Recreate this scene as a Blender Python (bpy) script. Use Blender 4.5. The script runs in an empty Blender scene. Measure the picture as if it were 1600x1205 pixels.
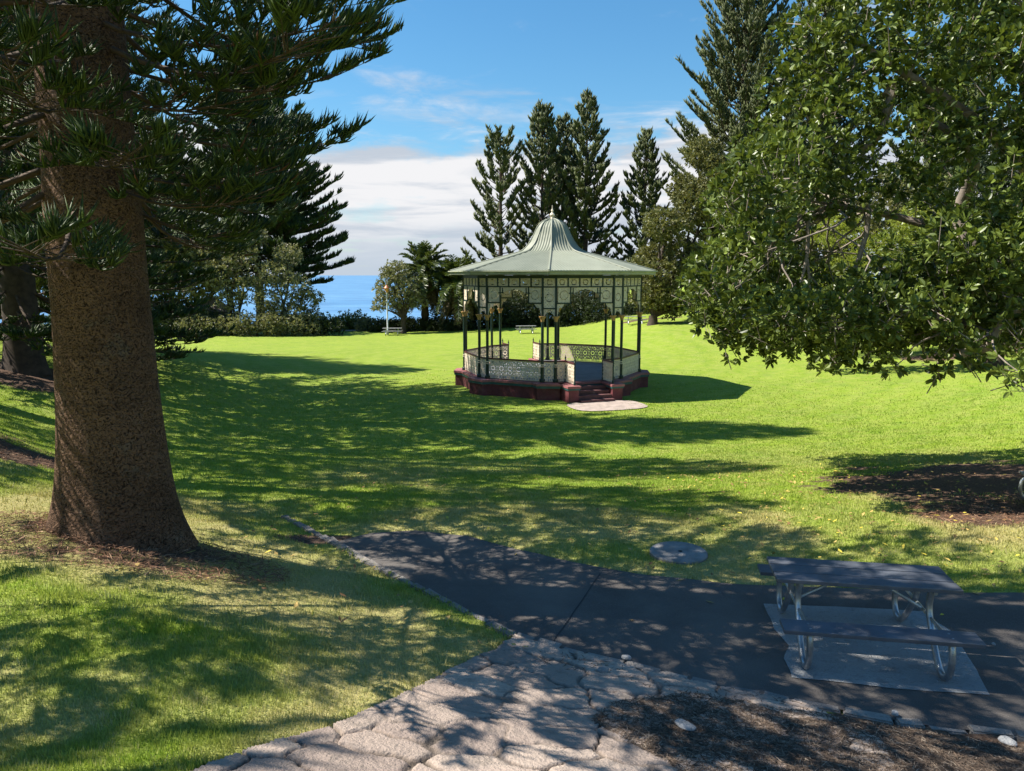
import bpy, bmesh, math, random
import numpy as np
from mathutils import Vector, Matrix
from mathutils.geometry import delaunay_2d_cdt

random.seed(7)
rng = np.random.default_rng(11)
S = bpy.context.scene
COL = S.collection
rad = math.radians

# ---------------------------------------------------------------- camera
CAM_Z, PITCH, FPX = 5.75, 8.45, 1164.0
cam_d = bpy.data.cameras.new('camera')
cam_d.sensor_width = 36.0
cam_d.lens = 36.0 * FPX / 1600.0
cam_d.clip_start, cam_d.clip_end = 0.05, 60000
cam = bpy.data.objects.new('camera', cam_d)
COL.objects.link(cam)
cam.location = (0, 0, CAM_Z)
cam.rotation_euler = (rad(90 - PITCH), 0, 0)
S.camera = cam

# ---------------------------------------------------------------- light
SUN_EL = 50.0
SUN_AZ = 5.0            # degrees the sun stands beyond pure left, away from the camera
SUN_DIR = Vector((-math.cos(rad(SUN_EL)) * math.cos(rad(SUN_AZ)), math.cos(rad(SUN_EL)) * math.sin(rad(SUN_AZ)), math.sin(rad(SUN_EL))))
sun_d = bpy.data.lights.new('sun', 'SUN')
sun_d.energy = 5.0
sun_d.angle = rad(0.4)
sun_d.color = (1.0, 0.94, 0.84)
sun = bpy.data.objects.new('sun', sun_d)
COL.objects.link(sun)
sun.rotation_euler = SUN_DIR.to_track_quat('Z', 'Y').to_euler()

S.view_settings.view_transform = 'Standard'
S.view_settings.look = 'None'
S.view_settings.gamma = 1.0
S.view_settings.exposure = 1.0
S.cycles.max_bounces = 6
S.cycles.diffuse_bounces = 3
S.cycles.glossy_bounces = 2
S.cycles.transmission_bounces = 3


class NT:
    """short hand for building a node tree"""
    def __init__(self, tree):
        self.t = tree
        tree.nodes.clear()

    def n(self, kind, **kw):
        nd = self.t.nodes.new(kind)
        for k, v in kw.items():
            if k.startswith('i_'):
                key = k[2:]
                key = int(key) if key.isdigit() else key.replace('_', ' ')
                self.put(nd.inputs[key], v)
            else:
                setattr(nd, k, v)
        return nd

    def put(self, sock, v):
        if isinstance(v, bpy.types.NodeSocket):
            self.t.links.new(v, sock)
        elif isinstance(v, bpy.types.Node):
            self.t.links.new(v.outputs[0], sock)
        else:
            sock.default_value = v

    def math(self, op, a, b=None, c=None, clamp=False):
        nd = self.t.nodes.new('ShaderNodeMath')
        nd.operation = op
        nd.use_clamp = clamp
        for i, v in enumerate((a, b, c)):
            if v is not None:
                self.put(nd.inputs[i], v)
        return nd.outputs[0]

    def mix(self, fac, a, b, blend='MIX'):
        nd = self.t.nodes.new('ShaderNodeMix')
        nd.data_type = 'RGBA'
        nd.blend_type = blend
        self.put(nd.inputs[0], fac)
        for i, v in ((6, a), (7, b)):
            if isinstance(v, tuple) and len(v) == 3:
                v = (*v, 1)
            self.put(nd.inputs[i], v)
        return nd.outputs[2]

    def sstep(self, x, a, b, to0=0.0, to1=1.0):
        nd = self.t.nodes.new('ShaderNodeMapRange')
        nd.interpolation_type = 'SMOOTHSTEP'
        self.put(nd.inputs[0], x)
        nd.inputs[1].default_value, nd.inputs[2].default_value = a, b
        nd.inputs[3].default_value, nd.inputs[4].default_value = to0, to1
        return nd.outputs[0]

    def noise(self, vec, scale, detail=3, rough=0.55, dist=0.0):
        nd = self.t.nodes.new('ShaderNodeTexNoise')
        if vec is not None:
            self.put(nd.inputs['Vector'], vec)
        nd.inputs['Scale'].default_value = scale
        nd.inputs['Detail'].default_value = detail
        nd.inputs['Roughness'].default_value = rough
        nd.inputs['Distortion'].default_value = dist
        return nd.outputs[0]

    def attr(self, name):
        nd = self.t.nodes.new('ShaderNodeAttribute')
        nd.attribute_name = name
        return nd.outputs['Fac']


# ---------------------------------------------------------------- sky
world = bpy.data.worlds.new('World')
S.world = world
world.use_nodes = True
W = NT(world.node_tree)
sky = W.n('ShaderNodeTexSky', sky_type='NISHITA', sun_disc=False)
sky.sun_elevation = rad(SUN_EL)
sky.sun_rotation = math.atan2(SUN_DIR.x, SUN_DIR.y)
sky.altitude = 40
sky.air_density = 1.25
sky.dust_density = 0.25
sky.ozone_density = 3.0
tc = W.n('ShaderNodeTexCoord')
sep = W.n('ShaderNodeSeparateXYZ', i_0=tc.outputs['Generated'])
zz = sep.outputs[2]
# flat cloud deck seen in perspective: direction divided by its height
zc = W.math('MAXIMUM', W.math('ADD', zz, 0.045), 0.01)
u = W.math('DIVIDE', sep.outputs[0], zc)
v = W.math('DIVIDE', sep.outputs[1], zc)
deck = W.n('ShaderNodeCombineXYZ', i_0=u, i_1=v, i_2=3.1).outputs[0]
big = W.noise(deck, 0.55, 6, 0.55, 0.4)
fine = W.noise(deck, 1.7, 8, 0.62, 0.6)
edge = W.noise(W.n('ShaderNodeCombineXYZ', i_0=W.math('MULTIPLY', sep.outputs[0], 5.0), i_1=sep.outputs[1], i_2=W.math('MULTIPLY', zz, 16.0)).outputs[0], 1.6, 7, 0.6, 0.3)
lvl = W.math('ADD', zz, W.math('MULTIPLY', W.math('SUBTRACT', edge, 0.5), 0.15))
bank = W.sstep(lvl, 0.185, 0.148)
holes = W.sstep(W.math('ADD', W.math('MULTIPLY', big, 0.5), W.math('MULTIPLY', edge, 0.5)), 0.36, 0.47, 0.55, 1.0)
bank = W.math('MULTIPLY', bank, holes)
wisp = W.sstep(W.math('ADD', W.math('MULTIPLY', big, 0.55), W.math('MULTIPLY', fine, 0.45)), 0.535, 0.70)
wisp = W.math('MULTIPLY', wisp, 0.75)
cov = W.math('MAXIMUM', bank, wisp)
lay = W.noise(W.n('ShaderNodeCombineXYZ', i_0=W.math('MULTIPLY', sep.outputs[0], 3.0), i_1=sep.outputs[1], i_2=W.math('MULTIPLY', zz, 26.0)).outputs[0], 1.5, 7, 0.58, 0.5)
shade = W.sstep(lay, 0.38, 0.62)
ccol = W.mix(shade, (0.62, 0.69, 0.79), (1.0, 1.0, 1.02))
low = W.sstep(zz, 0.0, 0.09)
ccol = W.mix(low, (0.61, 0.70, 0.81), ccol)
hsv = W.n('ShaderNodeHueSaturation', i_Hue=0.492, i_Saturation=1.12, i_Value=1.0, i_Color=W.mix(1.0, sky.outputs[0], (.74, .92, 1.08), 'MULTIPLY'))
bg1 = W.n('ShaderNodeBackground', i_Color=hsv, i_Strength=0.072)
bg2 = W.n('ShaderNodeBackground', i_Color=ccol, i_Strength=0.455)
mixs = W.n('ShaderNodeMixShader')
W.put(mixs.inputs[0], cov)
W.put(mixs.inputs[1], bg1.outputs[0])
W.put(mixs.inputs[2], bg2.outputs[0])
W.n('ShaderNodeOutputWorld', i_0=mixs.outputs[0])


# ---------------------------------------------------------------- terrain shape
def ss(a, b, x):
    t = np.clip((np.asarray(x, float) - a) / (b - a), 0, 1)
    return t * t * (3 - 2 * t)


_perm = np.random.default_rng(3).random((256, 256))


def vnoise(x, y):
    xi, yi = np.floor(x).astype(int), np.floor(y).astype(int)
    fx, fy = x - xi, y - yi
    fx, fy = fx * fx * (3 - 2 * fx), fy * fy * (3 - 2 * fy)
    p = lambda a, b: _perm[a & 255, b & 255]
    return (p(xi, yi) * (1 - fx) + p(xi + 1, yi) * fx) * (1 - fy) + (p(xi, yi + 1) * (1 - fx) + p(xi + 1, yi + 1) * fx) * fy


def fbm(x, y, o=4):
    x, y = np.asarray(x, float), np.asarray(y, float)
    r, a, t = 0, 1, 0
    for i in range(o):
        r = r + a * vnoise(x * 2 ** i + 17 * i, y * 2 ** i + 9 * i)
        t += a
        a *= .5
    return r / t


def H(x, y):
    x, y = np.asarray(x, float), np.asarray(y, float)
    r = np.hypot(x - 2, y - 40)
    z = 1.98 * ss(14, 33, r) * (1 - ss(22, 55, y))
    z = z + .11 * np.maximum(0, -10 - x) * (1 - ss(34, 64, y))
    z = z + 1.5 * ss(5, 14, x) * ss(42, 66, y) + .06 * np.maximum(0, np.minimum(x, 60) - 14)
    z = z - .5 * ss(50, 75, y) * (1 - ss(-14, 4, x))
    z = z - 34 * ss(90, 150, y) * (1 - ss(18, 60, x))
    L = -(x * .387 + (y - 7.3) * .922)
    R = .25 * np.maximum(0, L - .1)
    sk = -(x * .731 + (y - 7.3) * .683)
    M = (.9 * ss(0, 4.2, sk) + .05 * ss(0, .25, sk)) * (1 - ss(16, 26, y))
    return z + np.maximum(M, R)


_cp, _sp = math.cos(rad(PITCH)), math.sin(rad(PITCH))


def ray(px, py):
    cx, cy = (px - 800) / FPX, -(py - 602.5) / FPX
    return np.array([cx, _cp + cy * _sp, -_sp + cy * _cp])


def G(px, py):
    """where the sight line through a point of the photograph meets the ground"""
    d = ray(px, py)
    t0 = 1.0
    for t in np.geomspace(1.5, 400, 900):
        if CAM_Z + d[2] * t < H(d[0] * t, d[1] * t):
            a, b = t0, t
            for _ in range(30):
                m = (a + b) / 2
                if CAM_Z + d[2] * m < H(d[0] * m, d[1] * m):
                    b = m
                else:
                    a = m
            return (d[0] * b, d[1] * b)
        t0 = t
    return (d[0] * t0, d[1] * t0)


def AT(px, py, y):
    d = ray(px, py)
    t = y / d[1]
    return Vector((d[0] * t, y, CAM_Z + d[2] * t))


def inside(poly, x, y):
    x, y = np.asarray(x, float), np.asarray(y, float)
    res = np.zeros(x.shape, bool)
    n = len(poly)
    for i in range(n):
        (x0, y0), (x1, y1) = poly[i], poly[(i + 1) % n]
        if y0 == y1:
            continue
        c = ((y0 > y) != (y1 > y)) & (x < (x1 - x0) * (y - y0) / (y1 - y0) + x0)
        res ^= c
    return res


def densify(pts, step, jit=0.0, closed=True):
    out = []
    n = len(pts)
    for i in range(n if closed else n - 1):
        a, b = np.array(pts[i]), np.array(pts[(i + 1) % n])
        k = max(1, int(np.linalg.norm(b - a) / step))
        for j in range(k):
            p = a + (b - a) * j / k
            out.append(tuple(p + np.array([fbm(p[0] * 3, p[1] * 3 + 5) - .5, fbm(p[0] * 3 + 40, p[1] * 3) - .5]) * 2 * jit))
    if not closed:
        out.append(tuple(pts[-1]))
    return out


# ---------------------------------------------------------------- mesh helpers
def tag(o, label=None, cat=None, group=None, kind=None):
    if label: o['label'] = label
    if cat: o['category'] = cat
    if group: o['group'] = group
    if kind: o['kind'] = kind
    return o


def thing(name, label, cat, loc=(0, 0, 0), rz=0, group=None):
    o = bpy.data.objects.new(name, None)
    COL.objects.link(o)
    o.location = loc
    o.rotation_euler = (0, 0, rz)
    return tag(o, label, cat, group)


def link(name, me, mat, parent=None):
    o = bpy.data.objects.new(name, me)
    COL.objects.link(o)
    for m in (mat if isinstance(mat, (list, tuple)) else [mat]):
        me.materials.append(m)
    if parent:
        o.parent = parent
    return o


def npmesh(name, V, F, smooth=False, attrs=None):
    """V (n,3), F (m,k): all faces with the same number of corners"""
    me = bpy.data.meshes.new(name)
    V = np.asarray(V, np.float32)
    F = np.asarray(F, np.int32)
    me.vertices.add(len(V))
    me.vertices.foreach_set('co', V.ravel())
    me.loops.add(F.size)
    me.loops.foreach_set('vertex_index', F.ravel())
    me.polygons.add(len(F))
    me.polygons.foreach_set('loop_start', np.arange(0, F.size, F.shape[1], dtype=np.int32))
    me.polygons.foreach_set('use_smooth', np.full(len(F), smooth))
    for k, a in (attrs or {}).items():
        at = me.attributes.new(k, 'FLOAT', 'POINT')
        at.data.foreach_set('value', np.asarray(a, np.float32))
    me.update(calc_edges=True)
    return me


class MB:
    def __init__(self):
        self.v, self.f = [], []

    def add(self, V, F):
        o = len(self.v)
        self.v += [tuple(p) for p in V]
        self.f += [tuple(i + o for i in f) for f in F]

    def box(self, c, s, rz=0.0, m=None):
        M = Matrix.Translation(c) @ Matrix.Rotation(rz, 4, 'Z')
        if m is not None:
            M = m @ M
        V = [M @ Vector((sx * s[0] / 2, sy * s[1] / 2, sz * s[2] / 2)) for sz in (-1, 1) for sx, sy in ((-1, -1), (1, -1), (1, 1), (-1, 1))]
        self.add(V, [(3, 2, 1, 0), (4, 5, 6, 7), (0, 1, 5, 4), (1, 2, 6, 5), (2, 3, 7, 6), (3, 0, 4, 7)])

    def beam(self, a, b, w, h, up=(0, 0, 1)):
        a, b = Vector(a), Vector(b)
        d = (b - a).normalized()
        s = d.cross(Vector(up)).normalized()
        t = s.cross(d)
        V = [p + s * w / 2 * i + t * h / 2 * j for p in (a, b) for i, j in ((-1, -1), (1, -1), (1, 1), (-1, 1))]
        self.add(V, [(3, 2, 1, 0), (4, 5, 6, 7), (0, 1, 5, 4), (1, 2, 6, 5), (2, 3, 7, 6), (3, 0, 4, 7)])

    def tube(self, pts, r, n=8):
        pts = [Vector(p) for p in pts]
        rs = r if isinstance(r, (list, tuple, np.ndarray)) else [r] * len(pts)
        V, F = [], []
        ref = None
        for i, p in enumerate(pts):
            d = (pts[min(i + 1, len(pts) - 1)] - pts[max(i - 1, 0)]).normalized()
            if ref is None:
                ref = Vector((1, 0, 0)) if abs(d.x) < .8 else Vector((0, 1, 0))
            s = d.cross(ref).normalized()
            t = s.cross(d)
            ref = -t if False else s.cross(d) * 0 + ref
            for k in range(n):
                a = 2 * math.pi * k / n
                V.append(p + (s * math.cos(a) + t * math.sin(a)) * rs[i])
        for i in range(len(pts) - 1):
            for k in range(n):
                k2 = (k + 1) % n
                F.append((i * n + k, i * n + k2, (i + 1) * n + k2, (i + 1) * n + k))
        F.append(tuple(range(n))[::-1])
        F.append(tuple((len(pts) - 1) * n + k for k in range(n)))
        self.add(V, F)

    def lathe(self, c, prof, n=12):
        V, F = [], []
        for r, z in prof:
            for k in range(n):
                a = 2 * math.pi * k / n
                V.append((c[0] + r * math.cos(a), c[1] + r * math.sin(a), c[2] + z))
        for i in range(len(prof) - 1):
            for k in range(n):
                k2 = (k + 1) % n
                F.append((i * n + k, i * n + k2, (i + 1) * n + k2, (i + 1) * n + k))
        F.append(tuple(range(n))[::-1])
        F.append(tuple((len(prof) - 1) * n + k for k in range(n)))
        self.add(V, F)

    def prism(self, poly, z0, z1):
        n = len(poly)
        V = [(x, y, z0) for x, y in poly] + [(x, y, z1) for x, y in poly]
        F = [tuple(range(n))[::-1], tuple(range(n, 2 * n))] + [(i, (i + 1) % n, n + (i + 1) % n, n + i) for i in range(n)]
        self.add(V, F)

    def build(self, name, mat, parent=None, smooth=False, bevel=0.0):
        me = bpy.data.meshes.new(name)
        me.from_pydata(self.v, [], self.f)
        if bevel:
            bm = bmesh.new()
            bm.from_mesh(me)
            es = [e for e in bm.edges if len(e.link_faces) == 2 and e.calc_face_angle(0) > .6]
            bmesh.ops.bevel(bm, geom=es, offset=bevel, segments=2, affect='EDGES', profile=.6, clamp_overlap=True)
            bm.to_mesh(me)
            bm.free()
        for p in me.polygons:
            p.use_smooth = smooth
        if smooth:
            me.set_sharp_from_angle(angle=rad(40))
        me.update()
        return link(name, me, mat, parent)


def copy_tree(o, parent=None):
    c = o.copy()
    COL.objects.link(c)
    if parent:
        c.parent = parent
    for ch in list(o.children):
        copy_tree(ch, c)
    return c


# ---------------------------------------------------------------- materials
def newmat(name):
    m = bpy.data.materials.new(name)
    m.use_nodes = True
    return m, NT(m.node_tree)


def finish(t, col, rough=.7, bump=None, bstr=.3, bdist=.02, spec=.5, metal=0.0, trans=None, sheen=0):
    b = t.n('ShaderNodeBsdfPrincipled')
    if isinstance(col, tuple) and len(col) == 3:
        col = (*col, 1)
    t.put(b.inputs['Base Color'], col)
    t.put(b.inputs['Roughness'], rough)
    b.inputs['Metallic'].default_value = metal
    b.inputs['Specular IOR Level'].default_value = spec
    if bump is not None:
        bn = t.n('ShaderNodeBump')
        bn.inputs['Strength'].default_value = bstr
        bn.inputs['Distance'].default_value = bdist
        t.put(bn.inputs['Height'], bump)
        t.put(b.inputs['Normal'], bn.outputs[0])
    out = b.outputs[0]
    if trans:
        tr = t.n('ShaderNodeBsdfTranslucent')
        t.put(tr.inputs[0], trans[1] if len(trans) > 1 else col)
        mx = t.n('ShaderNodeMixShader')
        mx.inputs[0].default_value = trans[0]
        t.put(mx.inputs[1], out)
        t.put(mx.inputs[2], tr.outputs[0])
        out = mx.outputs[0]
    t.n('ShaderNodeOutputMaterial', i_0=out)


def paint(name, col, rough=.5, var=.25, scale=6, bstr=.12, metal=0.0, dirt=None, spec=.5):
    m, t = newmat(name)
    pos = t.n('ShaderNodeTexCoord').outputs['Object']
    a = t.noise(pos, scale, 5, .6)
    b = t.noise(pos, scale * 9, 3, .6)
    dk = tuple(c * (1 - var) for c in col)
    lt = tuple(min(1, c * (1 + var)) for c in col)
    c = t.mix(t.sstep(a, .3, .7), dk, lt)
    if dirt:
        c = t.mix(t.math('MULTIPLY', t.sstep(t.noise(pos, scale * .7, 6, .65, .5), .52, .72), dirt[0]), c, dirt[1])
    r = t.math('ADD', t.math('MULTIPLY', b, .25), rough - .12, clamp=True)
    finish(t, c, r, b, bstr, .01, metal=metal, spec=spec)
    return m


def leafmat(name, dark, light, rough=.45, trans=.3, spec=.5, dead=None):
    m, t = newmat(name)
    r = t.attr('rnd')
    pos = t.n('ShaderNodeNewGeometry').outputs['Position']
    n = t.noise(pos, .9, 2)
    f = t.math('ADD', t.math('MULTIPLY', r, .65), t.math('MULTIPLY', n, .5), clamp=True)
    c = t.mix(t.sstep(f, .2, .95), dark, light)
    if dead:
        c = t.mix(t.math('GREATER_THAN', r, 1 - dead[0]), c, dead[1])
    tcol = t.mix(.5, c, (light[0] * 1.6, light[1] * 1.5, light[2] * .6))
    finish(t, c, rough, spec=spec, trans=(trans, tcol))
    return m


def grass_mat(name, blade):
    m, t = newmat(name)
    pos = t.n('ShaderNodeNewGeometry').outputs['Position']
    dry, dirt = t.attr('dry'), t.attr('dirt')
    n1 = t.noise(pos, .22, 3)
    n2 = t.noise(pos, 2.1, 4, .6)
    n3 = t.noise(pos, 26, 3, .6)
    sp = t.n('ShaderNodeSeparateXYZ', i_0=pos)
    dist = t.math('SQRT', t.math('ADD', t.math('POWER', t.math('SUBTRACT', sp.outputs[0], -3.0), 2.0), t.math('POWER', t.math('SUBTRACT', sp.outputs[1], 52.0), 2.0)))
    mow = t.math('MULTIPLY', t.math('SINE', t.math('ADD', t.math('MULTIPLY', dist, 3.6), t.math('MULTIPLY', n1, 5.0))), .5)
    g = t.mix(t.sstep(n1, .3, .7), (.19, .29, .022), (.26, .355, .03))
    g = t.mix(t.math('MULTIPLY', t.sstep(n2, .35, .7), .6), g, (.31, .38, .045))
    g = t.mix(t.math('MULTIPLY', t.sstep(t.noise(pos, .7, 5, .7, .6), .5, .66), .5), g, (.14, .235, .035))
    g = t.mix(t.math('MULTIPLY', t.sstep(t.noise(pos, 7.0, 4, .7), .48, .7), .4), g, (.36, .37, .10))
    g = t.mix(t.math('MULTIPLY', t.math('ADD', mow, .5), .30), g, (.36, .40, .09))
    st = t.n('ShaderNodeMapping', i_Vector=pos)
    st.inputs['Scale'].default_value = (1.0, 3.2, 1.0)
    g = t.mix(t.math('MULTIPLY', t.sstep(t.noise(st.outputs[0], 1.6, 6, .72), .42, .66), .5), g, (.17, .27, .035))
    f = t.math('ADD', dry, t.math('MULTIPLY', t.math('SUBTRACT', n2, .5), .9), clamp=True)
    g = t.mix(f, g, (.42, .36, .15))
    if blade:
        r = t.attr('rnd')
        g = t.mix(t.sstep(r, .0, .8), t.mix(.40, g, (.06, .14, .01)), t.mix(1.0, g, (1.3, 1.3, 1.3, 1), 'MULTIPLY'))
        g = t.mix(t.math('MULTIPLY', t.math('GREATER_THAN', r, .80), t.math('ADD', .42, dry, clamp=True)), g, (.55, .48, .24))
        finish(t, g, .55, spec=.25, trans=(.3, t.mix(.3, g, (.42, .50, .05))))
    else:
        g = t.mix(t.math('MULTIPLY', t.sstep(n3, .35, .65), .35), g, (.11, .18, .02))
        d = t.math('ADD', dirt, t.math('MULTIPLY', t.math('SUBTRACT', t.noise(pos, 4, 5, .65), .5), 1.1))
        soil = t.mix(t.sstep(n3, .35, .65), (.07, .042, .028), (.17, .11, .075))
        c = t.mix(t.sstep(d, .35, .62), g, soil)
        finish(t, c, .9, t.math('ADD', n3, t.math('MULTIPLY', t.noise(pos, 90, 2), .6)), .7, .05, spec=.15)
    return m


M_GROUND = grass_mat('lawn_ground', False)
M_BLADE = grass_mat('grass_blades', True)


def m_asphalt():
    m, t = newmat('asphalt')
    pos = t.n('ShaderNodeNewGeometry').outputs['Position']
    v = t.n('ShaderNodeTexVoronoi', i_Vector=pos, i_Scale=95.0)
    n = t.noise(pos, 1.1, 5, .6)
    s = t.noise(pos, 120, 2)
    c = t.mix(t.sstep(n, .3, .7), (.074, .064, .058), (.128, .113, .10))
    c = t.mix(t.math('MULTIPLY', t.sstep(s, .55, .75), .7), c, (.23, .22, .21))
    d = t.sstep(t.noise(pos, .75, 6, .7, .7), .56, .72)
    c = t.mix(t.math('MULTIPLY', d, .35), c, (.13, .105, .085))
    finish(t, c, .82, t.math('ADD', v.outputs[0], s), .55, .008, spec=.35)
    return m


def m_stone(name, c0, c1, grime=(.10, .09, .08)):
    m, t = newmat(name)
    pos = t.n('ShaderNodeNewGeometry').outputs['Position']
    tone, crack = t.attr('tone'), t.attr('crack')
    n = t.noise(pos, 5, 7, .68)
    n2 = t.noise(pos, 42, 4, .65)
    c = t.mix(t.math('ADD', t.math('MULTIPLY', tone, .6), t.math('MULTIPLY', t.math('SUBTRACT', n, .3), .9), clamp=True), c0, c1)
    c = t.mix(t.math('MULTIPLY', t.sstep(n, .5, .68), .5), c, grime)
    c = t.mix(t.math('MULTIPLY', t.sstep(n2, .52, .72), .4), c, tuple(x * .45 for x in c0))
    c = t.mix(t.math('MULTIPLY', crack, t.sstep(t.noise(pos, 2.3, 4), .35, .55)), c, (.055, .045, .035))
    finish(t, c, .88, t.math('ADD', n2, t.math('MULTIPLY', n, 1.5)), .8, .03, spec=.2)
    return m


M_ASPHALT = m_asphalt()
M_FLAG = m_stone('flagstone', (.27, .21, .18), (.53, .425, .345))
M_KERB = m_stone('kerb_stone', (.16, .148, .14), (.36, .325, .29))
M_SLAB = m_stone('concrete_slab', (.23, .235, .24), (.46, .46, .45), (.13, .13, .13))
M_PAD = paint('pink_concrete', (.36, .29, .25), .85, .2, 3, .3)


def m_bark(name, base, dark, scale=1.0, ridge=.06):
    m, t = newmat(name)
    pos = t.n('ShaderNodeNewGeometry').outputs['Position']
    mp = t.n('ShaderNodeMapping', i_Vector=pos)
    mp.inputs['Scale'].default_value = (scale, scale, scale * 1.0)
    p = mp.outputs[0]
    wob = t.n('ShaderNodeTexNoise', i_Vector=p, i_Scale=9.0, i_Detail=3.0)
    pw = t.n('ShaderNodeMix', data_type='VECTOR')
    pw.inputs[0].default_value = .12
    t.put(pw.inputs[4], p)
    t.put(pw.inputs[5], wob.outputs['Color'])
    st = t.n('ShaderNodeMapping', i_Vector=pw.outputs[1])
    st.inputs['Scale'].default_value = (1.0, 1.0, 1.5)
    v = t.n('ShaderNodeTexVoronoi', i_Vector=st.outputs[0], i_Scale=20.0)
    pit = t.n('ShaderNodeTexNoise', i_Vector=st.outputs[0], i_Scale=46.0, i_Detail=4.0, i_Roughness=.7)
    n = t.noise(p, 1.3, 5, .6)
    n2 = t.noise(p, 60, 3)
    pm = t.sstep(pit.outputs[0], .52, .66)
    c = t.mix(t.sstep(n, .3, .7), tuple(x * .75 for x in base), tuple(x * 1.25 for x in base))
    c = t.mix(t.math('MULTIPLY', t.sstep(n2, .4, .7), .35), c, (base[0] * 1.5, base[1] * 1.4, base[2] * 1.3))
    rg = t.n('ShaderNodeMapping', i_Vector=pos)
    rg.inputs['Scale'].default_value = (.5, .5, 5.0)
    c = t.mix(t.math('MULTIPLY', t.sstep(t.noise(rg.outputs[0], 1.4, 4, .6, .4), .52, .66), .45), c, tuple(x * .5 for x in base))
    c = t.mix(t.math('MULTIPLY', t.sstep(t.noise(p, 2.2, 6, .7, .5), .56, .68), .4), c, (.16, .145, .11))
    c = t.mix(t.math('MULTIPLY', pm, .85), c, dark)
    hgt = t.math('ADD', t.math('MULTIPLY', pm, -1.2), t.math('ADD', t.math('MULTIPLY', v.outputs[0], -.6), t.math('MULTIPLY', n2, .35)))
    finish(t, c, .9, hgt, 1.0, ridge * .5, spec=.15)
    return m


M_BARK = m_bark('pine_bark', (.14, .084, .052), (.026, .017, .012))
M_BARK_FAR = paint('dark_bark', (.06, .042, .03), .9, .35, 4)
M_FIGBARK = paint('fig_bark', (.24, .20, .165), .85, .35, 5, .3, dirt=(.7, (.10, .08, .06)))
M_TWIG = paint('twig_bark', (.075, .05, .032), .9, .3, 6)
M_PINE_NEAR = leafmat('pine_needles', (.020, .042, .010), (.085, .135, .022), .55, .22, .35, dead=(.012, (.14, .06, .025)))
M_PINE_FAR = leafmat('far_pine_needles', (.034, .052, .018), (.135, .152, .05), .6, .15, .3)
M_FIG = leafmat('fig_leaves', (.018, .038, .009), (.19, .25, .048), .40, .18, .4, dead=(.006, (.40, .30, .04)))
M_OLIVE = leafmat('olive_leaves', (.06, .075, .026), (.225, .22, .075), .5, .2, .4)
M_GREYLEAF = leafmat('silvery_leaves', (.075, .09, .05), (.29, .29, .15), .45, .25, .5)
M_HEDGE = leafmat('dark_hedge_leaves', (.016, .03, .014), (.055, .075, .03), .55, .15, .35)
M_SCRUB = leafmat('coastal_scrub_leaves', (.07, .10, .02), (.19, .21, .055), .6, .2, .3)
M_BRIGHT = leafmat('bright_feathery_leaves', (.12, .16, .02), (.36, .40, .05), .55, .3, .3, dead=(.07, (.20, .10, .04)))
M_PALM = leafmat('palm_leaves', (.03, .055, .014), (.12, .155, .032), .4, .2, .5)
M_DEADPALM = leafmat('dead_palm_leaves', (.09, .07, .04), (.20, .16, .09), .8, .1, .2)

# ---------------------------------------------------------------- ground, path, paving
KERB_L = [G(443, 808), G(520, 848), G(600, 893), G(700, 942), G(800, 992)]
KERB_R = [G(800, 992), G(940, 1030), G(1100, 1068), G(1260, 1100), G(1420, 1130), G(1600, 1150), (5.6, 4.9), (8.5, 3.9)]
ASPH = KERB_L[1:] + KERB_R[1:] + [(14, 6.5), (9, 7.6), G(1600, 926), G(1480, 926), G(1300, 918), G(1160, 914), G(1000, 898), G(900, 880), G(800, 856), G(730, 838), G(650, 829), G(580, 833)]
ASPH_D = densify(ASPH, .12, .035)
FLAG = [G(800, 994)] + KERB_R[1:4] + [(2.9, 5.4), (2.4, 3.2), (-2.2, 3.2), (-1.75, 4.1), G(300, 1203), G(420, 1165), G(520, 1135), G(620, 1092), G(690, 1056), G(760, 1020)]
FLAG_D = densify(FLAG, .12, .05)
MULCH = [G(1075, 1082), G(1180, 1105), G(1300, 1122), G(1450, 1148), G(1600, 1168), (8, 4.0), (7, 2.6), (.9, 2.6), G(1060, 1204), G(985, 1165), G(925, 1130), G(960, 1100)]
MULCH_D = densify(MULCH, .12, .07)
PINE = (-4.80, 8.75)
PATCHES = [  # bare earth: x, y, radius x, radius y, strength
    (PINE[0] + .35, PINE[1] - .2, 1.7, 1.1, .85), (-10.8, 14.4, 3.4, 1.9, 1.15), (-18.6, 28.6, 4.8, 3.4, 1.1),
    (10.6, 16.3, 4.2, 3.2, 1.0), (9.6, 14.0, 2.8, 1.8, .72), (8.3, 12.3, 1.7, 1.2, .95), (-2.9, 10.75, .9, .35, .8), (4.6, 5.2, 3.6, 1.1, 1.6), (31, 44, 9, 3.5, .9), (13.5, 73, 4, 1.6, .9)]


def dirt_at(x, y):
    d = np.zeros_like(np.asarray(x, float))
    for px, py, rx, ry, s in PATCHES:
        q = np.hypot((x - px) / rx, (y - py) / ry) + (fbm(np.asarray(x) * .8 + 11, np.asarray(y) * 1.6) - .5) * .9
        d = np.maximum(d, s * (1 - ss(.45, 1.15, q)))
    return d


def dry_at(x, y):
    f = .8 * ss(.40, .66, fbm(x * .35 + 3, y * .35, 4)) * (1 - ss(12, 26, y))
    sk = -(x * .731 + (y - 7.3) * .683)
    f = f + .55 * ss(.42, .70, fbm(x * .9 + 7, y * .9)) * ss(-.2, .8, sk) * (1 - ss(11, 14, y))
    e = np.abs(-(x * .24 + (y - 9.5) * .97))
    f = f + .12 * ss(0, .8, sk) * (1 - ss(11, 14, y))
    f = f + .75 * (1 - ss(.1, 1.2, e)) * ss(-2.6, 0, x) * (1 - ss(3, 7, x)) + .4 * np.exp(-((x - 7) ** 2 + (y - 11) ** 2) / 6)
    return np.clip(f + .05, 0, 1)


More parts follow.
